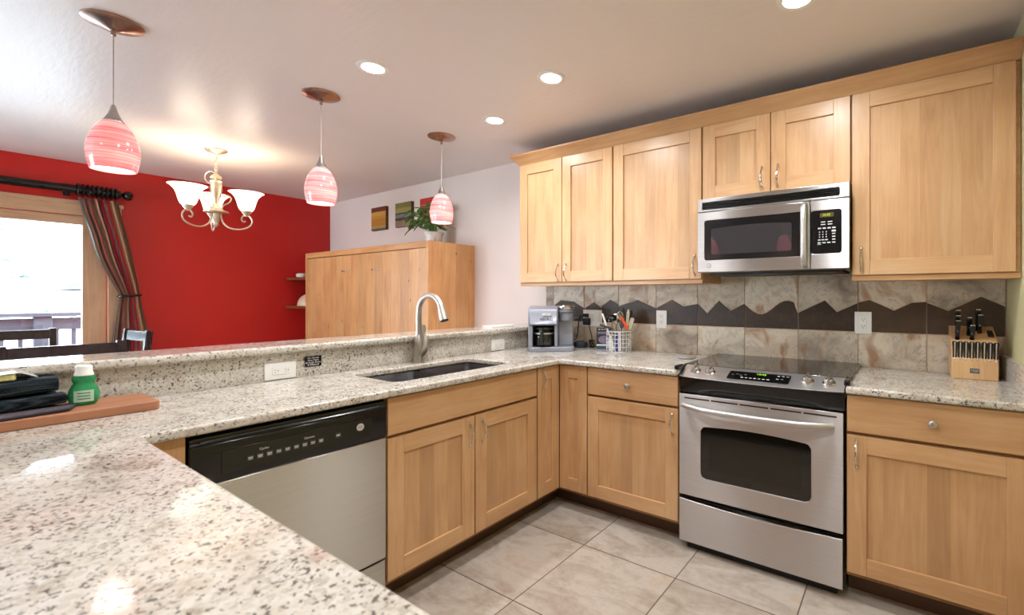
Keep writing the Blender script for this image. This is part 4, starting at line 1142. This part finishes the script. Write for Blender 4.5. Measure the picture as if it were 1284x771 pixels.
# tower with pod holder
mb = MB(); mb.prism(rrect(.046, hw, -.02, .118, .02), .03, .298, 'z'); cb(mb, 'pod_tower', 'greyplastic', bevel=.003)
mb = MB(); mb.lathe([(.0001, .205), (.034, .206), (.042, .215), (.048, .262), (.052, .268), (.052, .292), (.0001, .292)], (.100, -.045, 0), 28); ph = cb(mb, 'pod_holder', 'greyplastic')
mb = MB(); mb.lathe([(.0001, .292), (.060, .292), (.064, .298), (.064, .306), (.058, .314), (.0001, .316)], (.102, -.04, 0), 32); cb(mb, 'lid', 'chrome', ph)
mb = MB(); mb.lathe([(.0535, .262), (.0535, .268), (.0001, .268), ], (.100, -.045, 0), 28); cb(mb, 'band', 'greydark', ph)
# carafe
mb = MB(); mb.shell([(.055, .034), (.066, .042), (.070, .07), (.069, .10), (.060, .135), (.056, .15)], .0025, (-.052, -.070, 0), 32); kf = cb(mb, 'carafe', 'carafe')
mb = MB(); mb.lathe([(.0001, .172), (.035, .171), (.060, .163), (.063, .150), (.0001, .149)], (-.052, -.070, 0), 28); cb(mb, 'carafe_lid', 'blackm', kf)
mb = MB(); mb.lathe([(.0001, .030), (.062, .030), (.064, .038), (.0001, .038)], (-.052, -.070, 0), 28); cb(mb, 'hot_plate', 'blackm')
mb = MB(); mb.tube([(-.060, -.128, .155), (-.064, -.168, .15), (-.066, -.172, .11), (-.064, -.160, .06), (-.060, -.138, .05)], [.010, .011, .012, .011, .008], 10); cb(mb, 'carafe_handle', 'blackm', kf)
mb = MB(); mb.lathe([(.0655, .118), (.067, .118), (.067, .128), (.0635, .128)], (-.052, -.070, 0), 32); cb(mb, 'carafe_band', 'steelv', kf)

# cords, plugs, puck, box
sk_ = thing('smart_speaker', 'round dark blue-black puck speaker on the counter right of coffee maker', 'speaker', (-.25, .56, .915))
MB().lathe([(.0001, .9152), (.044, .9152), (.050, .92), (.052, .935), (.052, .945), (.047, .955), (.04, .9575), (.0001, .958)], (-.25, .56, 0), 32).build('body', plain('blue_black_fabric', (34,42,54), .6), sk_)
MB().lathe([(.0375, .9576), (.0385, .9588), (.0395, .9576)], (-.25, .56, 0), 32).build('light_ring', 'greydark', sk_)
pg = thing('power_plug', 'black plug with cord to coffee maker, higher of two in switch plate', 'plug', (-.241, YT-.006, 1.15))
MB().box(-.262, -.222, YT-.040, YT-.0092, 1.138, 1.164).build('plug_body', 'rubber', pg, bevel=.005)
MB().tube([(-.256, YT-.03, 1.150), (-.278, YT-.05, 1.145), (-.29, YT-.05, 1.10), (-.30, YT-.045, 1.02), (-.305, YT-.06, .975), (-.318, YT-.085, .962), (-.326, YT-.10, .960)], .0042, 8).build('cord', 'rubber', pg)
pa = thing('power_adapter', 'square black power adapter lower in the switch plate outlet', 'adapter', (-.237, YT-.006, 1.10))
MB().box(-.262, -.205, YT-.036, YT-.0092, 1.078, 1.130).build('adapter_body', 'blackm', pa, bevel=.004)
cpt = [(-.215, YT-.022, 1.08), (-.205, YT-.022, 1.05), (-.186, YT-.022, .99), (-.182, YT-.03, .94), (-.178, YT-.05, .9195), (-.18, YT-.06, .9195)]
random.seed(3)
for k in range(40):
    a = k*.9; cpt.append((-.165+.020*math.cos(a), YT-.055+.012*math.sin(a*1.3), .945+.026*math.sin(a*.93+.5)))
cpt += [(-.17, YT-.07, .9195), (-.16, YT-.08, .9195)]
sm = []
for i in range(len(cpt)-1):
    p0, p1, p2, p3 = (Vector(cpt[j]) for j in (max(i-1, 0), i, i+1, min(i+2, len(cpt)-1)))
    for s in (0, .33, .66): sm.append(.5*((2*p1)+(-p0+p2)*s+(2*p0-5*p1+4*p2-p3)*s*s+(-p0+3*p1-3*p2+p3)*s**3))
sm = [Vector((p.x, p.y, max(p.z, .9175))) for p in sm]
MB().tube(sm, .0022, 6).build('cord', 'rubber', pa)
bx = thing('product_box', 'small dark box with oval print and blue base behind utensil basket', 'box', (-.03, .59, .915))
TB = Matrix.Translation((-.052, .578, .9152)) @ Matrix.Rotation(R(30), 4, 'Z')
def bb(mb, name, mat, par=bx, **kw): mb.v = [TB @ v for v in mb.v]; return mb.build(name, mat, par, **kw)
o = bb(MB().box(-.053, .053, -.03, .03, .034, .150), 'carton', 'charcard', bevel=.001)
bb(MB().box(-.0535, .0535, -.0305, .0305, 0, .024), 'base_band', 'navy', o); bb(MB().box(-.0535, .0535, -.0305, .0305, .024, .034), 'stripe', 'paper', o)
bb(MB().sphere((0, -.0301, .068), .040, 24, 12, sc=(1, .02, .72)), 'oval_print', 'mauve', o)
for k in range(4): bb(MB().box(.0531, .0536, -.026, .026, .042+.026*k, .062+.026*k), 'side_print', 'cyan', o)
for k in range(4): bb(MB().box(-.04+.02*k, -.026+.02*k, -.0306, -.030, .138, .144), 'print_mark', 'ink', o)
bb(MB().box(-.045, .045, -.0304, -.0302, .108, .126), 'print_panel', 'mauve', o)

# ------------------------------------------------------------------ utensil basket and its utensils
ub = Vector((.135, .475, .9152)); TU = Matrix.Translation(ub) @ Matrix.Rotation(R(33), 4, 'Z')
bk = thing('utensil_basket', 'white wire basket of utensils on the counter', 'basket', ub)
def oval(h, s=1.0, n=32): return [Vector((.084*s*math.cos(2*PI*i/n), .062*s*math.sin(2*PI*i/n), h)) for i in range(n)]
mb = MB()
for h in (.004, .034, .062, .090, .118, .140): mb.tube(oval(h), .0022 if 0 < h < .13 else .003, 6, closed=True)
for i in range(20):
    a = 2*PI*i/20; mb.tube([(.084*math.cos(a), .062*math.sin(a), .004), (.084*math.cos(a), .062*math.sin(a), .140)], .0019, 6)
mb.v = [TU @ v for v in mb.v]; mb.build('wire_cage', 'wire', bk)
mb = MB()
for i in range(-3, 4):
    x = i*.022; yy = .060*math.sqrt(max(0, 1-(x/.084)**2)); mb.tube([(x, -yy, .004), (x, yy, .004)], .0018, 6)
mb.v = [TU @ v for v in mb.v]; mb.build('floor_wires', 'wire', bk)
mb = MB(); mb.tube([(.0, -.062, .07), (0, .062, .07), ], .0016, 6); mb.tube([(0, -.062, .11), (0, .062, .11)], .0016, 6)
mb.v = [TU @ v for v in mb.v]; mb.build('divider', 'wire', bk)
def ut(name, lab, cat, parts, base):
    o = thing(name, lab, cat, TU @ Vector(base))
    for nm, mb, mat in parts:
        mb.v = [TU @ v for v in mb.v]; mb.build(nm, mat, o)
    return o
def stick(b, t, r, n=6):
    b, t = Vector(b), Vector(t); rs = r if isinstance(r, list) else [r]*n
    return MB().tube([b.lerp(t, i/(len(rs)-1)) for i in range(len(rs))], rs, 8)
def blade(b, t, w, th, side=(1, 0, 0), prof=None):
    """flat tapered strip from b to t"""
    b, t = Vector(b), Vector(t); d = (t-b); s_ = Vector(side); s_ = (s_-d.normalized()*s_.dot(d.normalized())).normalized(); nn = d.normalized().cross(s_)
    prof = prof or [(0, .5), (.1, 1), (.8, 1), (1, .4)]
    mb = MB(); vs = []; fs = []
    for u, k in prof:
        c_ = b+d*u
        for sx, sy in ((-1, -1), (1, -1), (1, 1), (-1, 1)): vs.append(c_+s_*(sx*w*k)+nn*(sy*th))
    for i in range(len(prof)-1):
        for j in range(4): fs.append((4*i+j, 4*i+(j+1) % 4, 4*i+4+(j+1) % 4, 4*i+4+j))
    m4 = 4*(len(prof)-1); fs += [(3, 2, 1, 0), (m4, m4+1, m4+2, m4+3)]
    mb._add(vs, fs); return mb
ut('ladle', 'black ladle with bowl up, left in the utensil basket', 'ladle', [('handle', stick((-.034, .010, .012), (-.044, .012, .215), .005), 'chrome'),
    ('bowl', (lambda m: m.lathe([(.0001, -.030), (.02, -.027), (.036, -.012), (.042, .006), (.040, .008), (.034, -.010), (.018, -.023), (.0001, -.026)], seg=24, M4=Matrix.Translation((-.050, .004, .226)) @ Matrix.Rotation(R(200), 4, 'X') @ Matrix.Rotation(R(15), 4, 'Y')))(MB()), 'black')], (-.034, .01, .012))
ut('spatula', 'slim white spatula handle leaning out at left of utensil basket', 'spatula', [('handle', stick((-.030, -.020, .012), (-.112, -.022, .262), [.005, .006, .006, .006, .007, .006]), 'white')], (-.03, -.02, .012))
ut('bread_knife', 'grey knife lying aslant across the left rim of utensil basket', 'knife', [('handle', blade((-.132, -.032, .186), (-.040, -.032, .158), .007, .005, (0, 0, 1)), 'greydark'), ('blade', blade((-.042, -.032, .158), (.01, -.025, .02), .008, .0012, (1, 0, 0)), 'chrome')], (.01, -.025, .02))
ut('serving_spoon', 'chrome slotted serving spoon upright in middle of utensil basket', 'spoon', [('handle', stick((-.012, .015, .012), (-.018, .018, .19), .004), 'chrome'), ('bowl', MB().sphere((-.02, .018, .225), .034, 16, 10, sc=(.75, .22, 1.15)), 'chrome')], (-.012, .015, .012))
wk = MB()
for k in range(4):
    a = PI*k/4
    wk.tube([Vector((.008, .005, .16)) + Vector((math.cos(a)*.026*math.sin(PI*i/12*1.0)**.8, math.sin(a)*.026*math.sin(PI*i/12)**.8, .115*(1-math.cos(PI*i/12))/2)) for i in range(7)] + [Vector((.008, .005, .16)) + Vector((-math.cos(a)*.026*math.sin(PI*i/12)**.8, -math.sin(a)*.026*math.sin(PI*i/12)**.8, .115*(1-math.cos(PI*i/12))/2)) for i in range(6, -1, -1)][6:] if False else
            [Vector((.008, .005, .16)) + Vector((math.cos(a)*.028*math.sin(2*PI*i/24), math.sin(a)*.028*math.sin(2*PI*i/24), .058*(1-math.cos(2*PI*i/24)))) for i in range(24)], .0014, 6, closed=True)
ut('whisk', 'chrome wire whisk standing at the back of utensil basket', 'whisk', [('handle', stick((.004, .0, .012), (.008, .005, .165), .006), 'chrome'), ('wires', wk, 'chrome')], (.004, 0, .012))
ut('peeler', 'orange-red handled peeler leaning left in utensil basket', 'peeler', [('handle', blade((.058, -.034, .158), (.012, -.040, .246), .0085, .006, (1, 0, .5)), 'orange'), ('blade', blade((.072, -.030, .03), (.058, -.034, .16), .006, .002, (1, 0, 0)), 'chrome')], (.072, -.03, .03))
ut('chef_knife', 'black-handled knife upright, tallest at right of utensil basket', 'knife', [('handle', blade((.040, .020, .17), (.032, .024, .300), .011, .008, (1, 0, 0)), 'blackm'), ('blade', blade((.045, .018, .012), (.040, .020, .172), .013, .001, (1, 0, 0), [(0, .1), (.3, .7), (1, 1)]), 'chrome')], (.045, .018, .012))
ut('paring_knife', 'black-handled knife leaning right at the back of utensil basket', 'knife', [('handle', blade((.070, .012, .185), (.088, .016, .282), .012, .008, (1, 0, 0)), 'blackm'), ('blade', blade((.055, .010, .02), (.070, .012, .187), .012, .001, (1, 0, 0), [(0, .1), (.3, .7), (1, 1)]), 'chrome')], (.055, .01, .02))
ut('cream_knife', 'cream-handled knife standing between the two black handles', 'knife', [('handle', blade((.056, -.004, .175), (.066, -.002, .290), .0095, .007, (1, 0, 0)), 'cream'), ('blade', blade((.050, -.004, .012), (.056, -.004, .177), .010, .001, (1, 0, 0), [(0, .1), (.3, .7), (1, 1)]), 'chrome')], (.05, -.004, .012))
ut('cream_spreader', 'broad cream handle leaning right at front of utensil basket', 'spreader', [('handle', blade((.070, -.012, .155), (.094, -.014, .232), .013, .008, (1, 0, 0), [(0, .6), (.15, 1), (.9, 1), (1, .7)]), 'cream'), ('blade', blade((.046, -.014, .02), (.070, -.012, .157), .008, .0012, (1, 0, 0)), 'chrome')], (.046, -.014, .02))
ut('rubber_scraper', 'white scraper standing low in left half of utensil basket', 'scraper', [('blade', blade((-.052, -.026, .010), (-.060, -.026, .115), .018, .003, (1, 0, 0), [(0, .9), (.6, 1), (.8, .5), (1, .3)]), 'white')], (-.052, -.026, .01))
ut('white_server', 'white handled server upright at the front centre of utensil basket', 'server', [('handle', stick((.006, -.046, .010), (.006, -.044, .14), [.009, .011, .010, .008, .006]), 'white')], (.006, -.046, .01))
ut('blue_brush', 'blue-handled brush low in the centre of utensil basket', 'brush', [('handle', stick((-.016, -.034, .012), (-.016, -.030, .125), .008), 'blueh')], (-.016, -.034, .012))
ut('meat_fork', 'chrome fork leaning at right front of utensil basket', 'fork', [('handle', stick((.056, -.026, .012), (.066, -.024, .185), .0045), 'chrome')], (.056, -.026, .012))
ut('grey_spoon', 'grey spoon standing in front of the whisk in utensil basket', 'spoon', [('handle', stick((.018, -.018, .012), (.020, -.020, .165), .004), 'greydark'), ('bowl', MB().sphere((.0205, -.020, .190), .030, 14, 10, sc=(.6, .25, 1.0)), 'greydark')], (.018, -.018, .012))

# chrome spoon rest
so_ = thing('spoon_rest', 'small chrome oval spoon rest on the counter left of cooktop', 'spoon rest', (.665, .40, .915))
TS = Matrix.Translation((.665, .40, .9152)) @ Matrix.Rotation(R(33), 4, 'Z')
mb = MB(); mb.lathe([(.0001, .002), (.034, .002), (.044, .010), (.049, .020), (.0475, .0215), (.042, .012), (.032, .0045), (.0001, .0042)], seg=32, M4=TS @ Matrix.Diagonal((1.3, .75, 1, 1))); mb.build('dish', 'badge', so_)
mb = MB(); mb.tube([(-.060, -.01, .016), (-.02, -.036, .026), (.05, -.034, .026), (.075, -.01, .022)], .005, 8, M4=TS); mb.build('rail', 'chrome', so_)

# ------------------------------------------------------------------ knife block
kb0, kb1 = 1.949, 2.117
kb = thing('knife_block', 'pale wooden knife block full of black-handled knives', 'knife block', ((kb0+kb1)/2, .53, .915))
pf = [(.460, .9152), (.460, 1.012), (.470, 1.018), (.470, 1.082), (.478, 1.088), (.615, 1.150), (.628, 1.150), (.628, .9152)]
mb = MB(); mb.prism(pf, kb0, kb1, 'x'); mb.build('block', 'block', kb, bevel=.003)
bp = MB().box(2.016, 2.050, .4585, .4602, .945, .966).build('plate', 'greydark', kb, bevel=.001)
text_mb('CHICAGO\nCUTLERY', .0068, face_my(2.033, .4582, .9555), .0002).build('lettering', 'ink', bp)
MB().box(2.087, 2.107, .52, .556, 1.1055, 1.125).build('scissor_slot', 'slot', kb) if False else None
def khandle(name, lab, x, y, z, L, d, r, grp):
    o = thing(name, lab, 'knife', (x, y, z), grp)
    d = Vector(d).normalized(); p = Vector((x, y, z))
    pr = [(0, .75), (.08, .95), (.25, .8), (.55, .95), (.82, 1.1), (.94, 1.15), (1, .75)]
    blade(p, p+d*L, r, r*.72, (1, 0, 0), pr).build('handle', 'black', o, bevel=.002)
    return o, d, p
big = [(1.975, .535, 1.112, .120, 'long black-handled knife in the knife block, back of the left column'), (1.974, .512, 1.102, .105, 'black-handled knife in the knife block, middle of the left column'), (1.972, .490, 1.092, .092, 'black-handled knife in the knife block, front of the left column'),
       (2.018, .530, 1.110, .088, 'black-handled knife in the knife block, back of the middle column'), (2.026, .492, 1.093, .070, 'short black-handled knife in the knife block, front of the middle column'),
       (2.053, .575, 1.130, .105, 'long black-handled knife in the knife block, rearmost on the right'), (2.059, .552, 1.120, .090, 'black-handled knife in the knife block, front one of the right pair')]
for x, y, z, L, lab in big:
    o, d, p = khandle('kitchen_knife', lab, x, y, z, L, (.02, -.30, .95), .0095, 'kitchen knives in the block')
    e = p+d*L
    MB().box(e.x-.009, e.x+.009, e.y-.008, e.y+.006, e.z-.001, e.z+.003).build('butt_cap', 'chrome', o, bevel=.001)
    q = p+d*(L*.45)+Vector((0, -.0072, 0)); MB().sphere(q, .0022, 8, 6).build('rivet', 'chrome', o)
sc_ = thing('kitchen_scissors', 'black-handled scissors sunk in the right slot of knife block', 'scissors', (2.097, .535, 1.112))
mb = MB(); mb.prism([(.515, 1.106), (.515, 1.114), (.563, 1.1355), (.563, 1.1275)], 2.087, 2.108, 'x'); mb.build('handle', 'blackm', sc_, bevel=.002)
for k in range(8):
    x = kb0+.012+.0205*k+(.003 if k > 4 else 0)
    o, d, p = khandle('steak_knife', 'black steak knife with silver strip along its handle, in the front row', x, .468, 1.006, .082, (0, -.16, 1), .0085, 'steak knives in the front row of the block')
    o['label'] = ('steak knife at the left end of the front row of knife block', 'steak knife second from left in front row of knife block', 'steak knife third from left in front row of knife block', 'steak knife fourth from left in front row of knife block', 'steak knife fourth from right in front row of knife block', 'steak knife third from right in front row of knife block', 'steak knife second from right in front row of knife block', 'steak knife at the right end of the front row of knife block')[k]
    blade(p+Vector((0, -.0062, .004)), p+d*.080+Vector((0, -.0062, 0)), .0022, .0012, (1, 0, 0), [(0, 1), (1, 1)]).build('steel_strip', 'chrome', o)
    MB().sphere(p+Vector((0, -.004, -.002)), .0062, 10, 8).build('bolster', 'chrome', o)

# ------------------------------------------------------------------ items on the left counter
cb_o = thing('cutting_board', 'reddish wooden cutting board on the counter under towels and soap', 'cutting board', (-.435, -1.95, .915))
mb = slab([rrect(-.548, -.325, -2.20, -1.707, .018)], .9152, .945); mb.build('board', 'board', cb_o, bevel=.004, seg=3)
mt = thing('drying_mat', 'grey microfibre mat with dark edge draped over the cutting board', 'mat', (-.42, -2.02, .945))
def matfn(u, v):
    # quad corners on the board
    A, B_, C_, D = Vector((-.520, -2.25, 0)), Vector((-.300, -2.25, 0)), Vector((-.352, -1.905, 0)), Vector((-.455, -1.872, 0))
    p = A.lerp(B_, u).lerp(D.lerp(C_, u), v)
    z = .951 + .0015*math.sin(9*u+4*v)
    if p.x > -.319: z -= min(.028, (p.x+.319)*1.6)
    return (p.x, p.y, z)
mb = MB(); mb.grid(matfn, 24, 30); mo = mb.build('cloth', 'mat', mt, solid=.006, angle=180)
edge = [Vector(matfn(1, i/20)) for i in range(21)] + [Vector(matfn(1-i/10, 1)) for i in range(1, 11)]
MB().tube(edge, .0042, 8).build('hem', plain('dark_hem', (44,42,48), .9), mt)
mb = MB(); mb.box(-.312, -.310, -2.086, -2.068, .918, .938); mb.build('care_tag', 'paper', mt)
def towel(z0, z1, lab, fx0, fx1, fy0, fy1, rot, flop):
    o = thing('folded_towel', lab, 'towel', ((fx0+fx1)/2, (fy0+fy1)/2, z0), 'folded dark towels')
    cx, cy = (fx0+fx1)/2, (fy0+fy1)/2; wx, wy = (fx1-fx0)/2, (fy1-fy0)/2
    T_ = Matrix.Translation((cx, cy, 0)) @ Matrix.Rotation(rot, 4, 'Z')
    n = 1; h = (z1-z0)/n
    for k in range(n):
        za = z0+h*k
        def fn(u, v, za=za, k=k):
            # rounded cross-section extruded along local y
            a = 2*PI*u; c_, s_ = math.cos(a), math.sin(a)
            e = .35
            x = wx*(abs(c_)**e)*(1 if c_ > 0 else -1); z = za+h/2+(h/2*.98)*(abs(s_)**.7)*(1 if s_ > 0 else -1)
            y = wy*(2*v-1)*(1-.015*k)
            z += .0028*math.sin(2*PI*u*34); x += .0026*math.sin(2*PI*u*34)*c_ + .006*math.sin(k*2.1+5*v); z += flop*(.5-v)*.006+.003*math.sin(6*v+2*x/wx)
            return (x, y, z)
        mb = MB(); mb.grid(fn, 240, 30, M4=T_)
        nv = 31
        for vv in (0, 30):
            mb.f.append([i*nv+vv for i in range(240)]); mb.m.append(0)
        mb.build('fold', 'towel', o, angle=70)
    return o
towel(.959, .9885, 'folded charcoal ribbed towel at the bottom, lying on the mat', -.56, -.395, -2.2, -1.905, R(4), 0)
towel(.9985, 1.036, 'folded charcoal ribbed towel stacked on top, under the sponge pack', -.60, -.43, -2.2, -1.91, R(-3), 0)
sp_ = thing('sponge_pack', 'yellow sponge in clear wrap on top of the dark towels', 'sponge', (-.52, -2.08, 1.037))
mb = slab([rrect(-.565, -.475, -2.16, -1.99, .012)], 1.039, 1.058); mb.build('sponge', 'yellow', sp_, bevel=.004)
wr = MB()
def wfn(u, v): 
    x = -.572+.104*u; y = -2.17+.22*v
    z = 1.0605+.002*math.sin(9*u+14*v)
    if v > .84: z -= (v-.84)*.10
    return (x+.01*math.sin(12*v)*(.3 if v < .8 else 1), y, z)
wr.grid(wfn, 12, 24); wr.build('wrapper', plain('milky_film', (232,232,226), .25, Transmission_Weight=.5), sp_, solid=.0006)
sb_x, sb_y = -0.446, -1.861
sb = thing('soap_bottle', 'small green dish soap bottle with white cap on cutting board', 'soap bottle', (sb_x, sb_y, .945))
mb = MB(); mb.lathe([(.0001, 0), (.024, 0), (.030, .005), (.0345, .02), (.035, .036), (.031, .052), (.0245, .064), (.0225, .070), (.0255, .078), (.0262, .088), (.023, .094), (.0001, .094)], seg=32, M4=Matrix.Translation((sb_x, sb_y, .9455)) @ Matrix.Rotation(R(82), 4, 'Z') @ Matrix.Diagonal((1, .72, 1, 1)))
mb.build('bottle', 'soap', sb)
mb = MB(); mb.lathe([(.0001, .094), (.022, .094), (.022, .100), (.0195, .104), (.0195, .122), (.0165, .126), (.0001, .127)], seg=28, M4=Matrix.Translation((sb_x, sb_y, .9455)))
mb.build('cap', 'white', sb)
TL = Matrix.Translation((sb_x, sb_y, .9455+.030)) @ Matrix.Rotation(R(82), 4, 'Z')
mb = MB(); 
def lfn(u, v):
    a = R(-126+72*u); r = .0362
    return TL @ Vector((r*math.cos(a), r*.72*math.sin(a), -.018+.036*v))
mb.grid(lfn, 12, 6); lo_ = mb.build('label', plain('pale_green_label', (176,206,184), .4), sb)
for k in range(3):
    mb = MB(); mb.grid(lambda u, v, k=k: TL @ Vector((.0361*math.cos(R(-112+44*u))*1.012, .0367*.72*math.sin(R(-112+44*u)), -.010+.009*k+.003*v)), 8, 1); mb.build('label_print', plain('label_green', (40,110,80), .4) if k == 0 else bpy.data.materials['label_green'], lo_)

# ------------------------------------------------------------------ outside
dk_ = MB(); dk_.box(-5.95, XL-.11, -5, 2.5, -.16, -.06); tag(rebase(dk_.build('deck_floor', 'deck'), (-5, -1.5, -.16)), 'grey deck boards outside the glass slider', 'deck')
rl = thing('deck_railing', 'dark wood deck railing outside the window', 'railing', (-5.7, -1.5, -.06))
MB().box(-5.77, -5.63, -5, 2.5, 1.085, 1.125).build('top_rail', 'deck', rl, bevel=.004)
MB().box(-5.72, -5.68, -5, 2.5, .945, 1.07).build('upper_rail', 'deck', rl, bevel=.004)
MB().box(-5.72, -5.68, -5, 2.5, .08, .17).build('lower_rail', 'deck', rl, bevel=.004)
for k in range(26): 
    y = -3.9+.117*k
    MB().box(-5.72, -5.69, y-.016, y+.016, .17, .945).build('baluster', 'deck', rl)
for y in (-4.3, -1.42, 1.4): MB().box(-5.76, -5.65, y-.06, y+.06, -.06, 1.085).build('post', 'deck', rl, bevel=.004)
mb = MB()
def hf(u, v):
    x = -8-112*u; y = -60+150*v; d = u*112
    z = -3.2 + (0 if d < 28 else (d-28)*.34) + 1.6*math.sin(y*.09+u*3)*u*2 + 4.6*math.exp(-((x+24)/2.2)**2-((y-5)/5.5)**4)
    return (x, y, z)
mb.grid(hf, 110, 90); hl = mb.build('snowy_hill', 'hill'); struct(hl, 'snow-covered hillside beyond the deck', 'hill')
hs = thing('snowy_house', 'low house with snow-covered roof down the slope', 'house', (-30, 3, -3.2))
MB().box(-33, -27.5, 1.5, 9, -3.4, 1.55).build('wall', 'house', hs)
MB().box(-34, -27, 1.3, 10, 1.9, 2.9).build('roof', 'snow', hs, bevel=.1)
MB().box(-33.9, -26.95, 1.35, 9.8, 1.6, 1.9).build('eave', plain('dark_fascia', (70,70,84), .7), hs)
random.seed(8)
trees = [(-40, 2.2, 6), (-43, 5.6, 6), (-40, 9.0, 6), (-26, -3.4, 4.6), (-38, -2.2, 7), (-50, 1.2, 8), (-20, -2.6, 3.6), (-52, 9.5, 8)]
labs = ['green conifer just above the snowy roof, left one', 'green conifer above the snowy roof, second from left', 'green conifer above the snowy roof, third from left', 'frosted conifer low on the slope, left of the house', 'tall frosted conifer left of the house, farther up', 'tall conifer high on the slope behind the house', 'small frosted conifer nearest the deck railing', 'tall conifer farthest right behind the snowy house']
for (x, y, h), lab in zip(trees, labs):
    d = max(0, -x-8-28); zb = -3.2+d*.34-.4
    t = thing('conifer', lab, 'tree', (x, y, zb))
    MB().lathe([(.0001, 0), (.14, 0), (.09, h*.5), (.0001, h*.55)], (x, y, zb), 8).build('trunk', 'shelf', t)
    mb = MB()
    for k in range(7):
        z0 = h*(.10+.125*k); r0 = h*.20*(1-k/7.6); n = 14
        vs = [(x, y, zb+z0+h*.2)] + [(x+r0*(1+.25*((i*7+k*3) % 3-1)*.6)*math.cos(2*PI*i/n), y+r0*(1+.25*((i*5+k) % 3-1)*.6)*math.sin(2*PI*i/n), zb+z0-.04*h*(i % 2)) for i in range(n)]
        mb._add(vs, [(0, 1+i, 1+(i+1) % n) for i in range(n)] + [tuple(range(n, 0, -1))])
    mb.build('foliage', 'conifer', t)
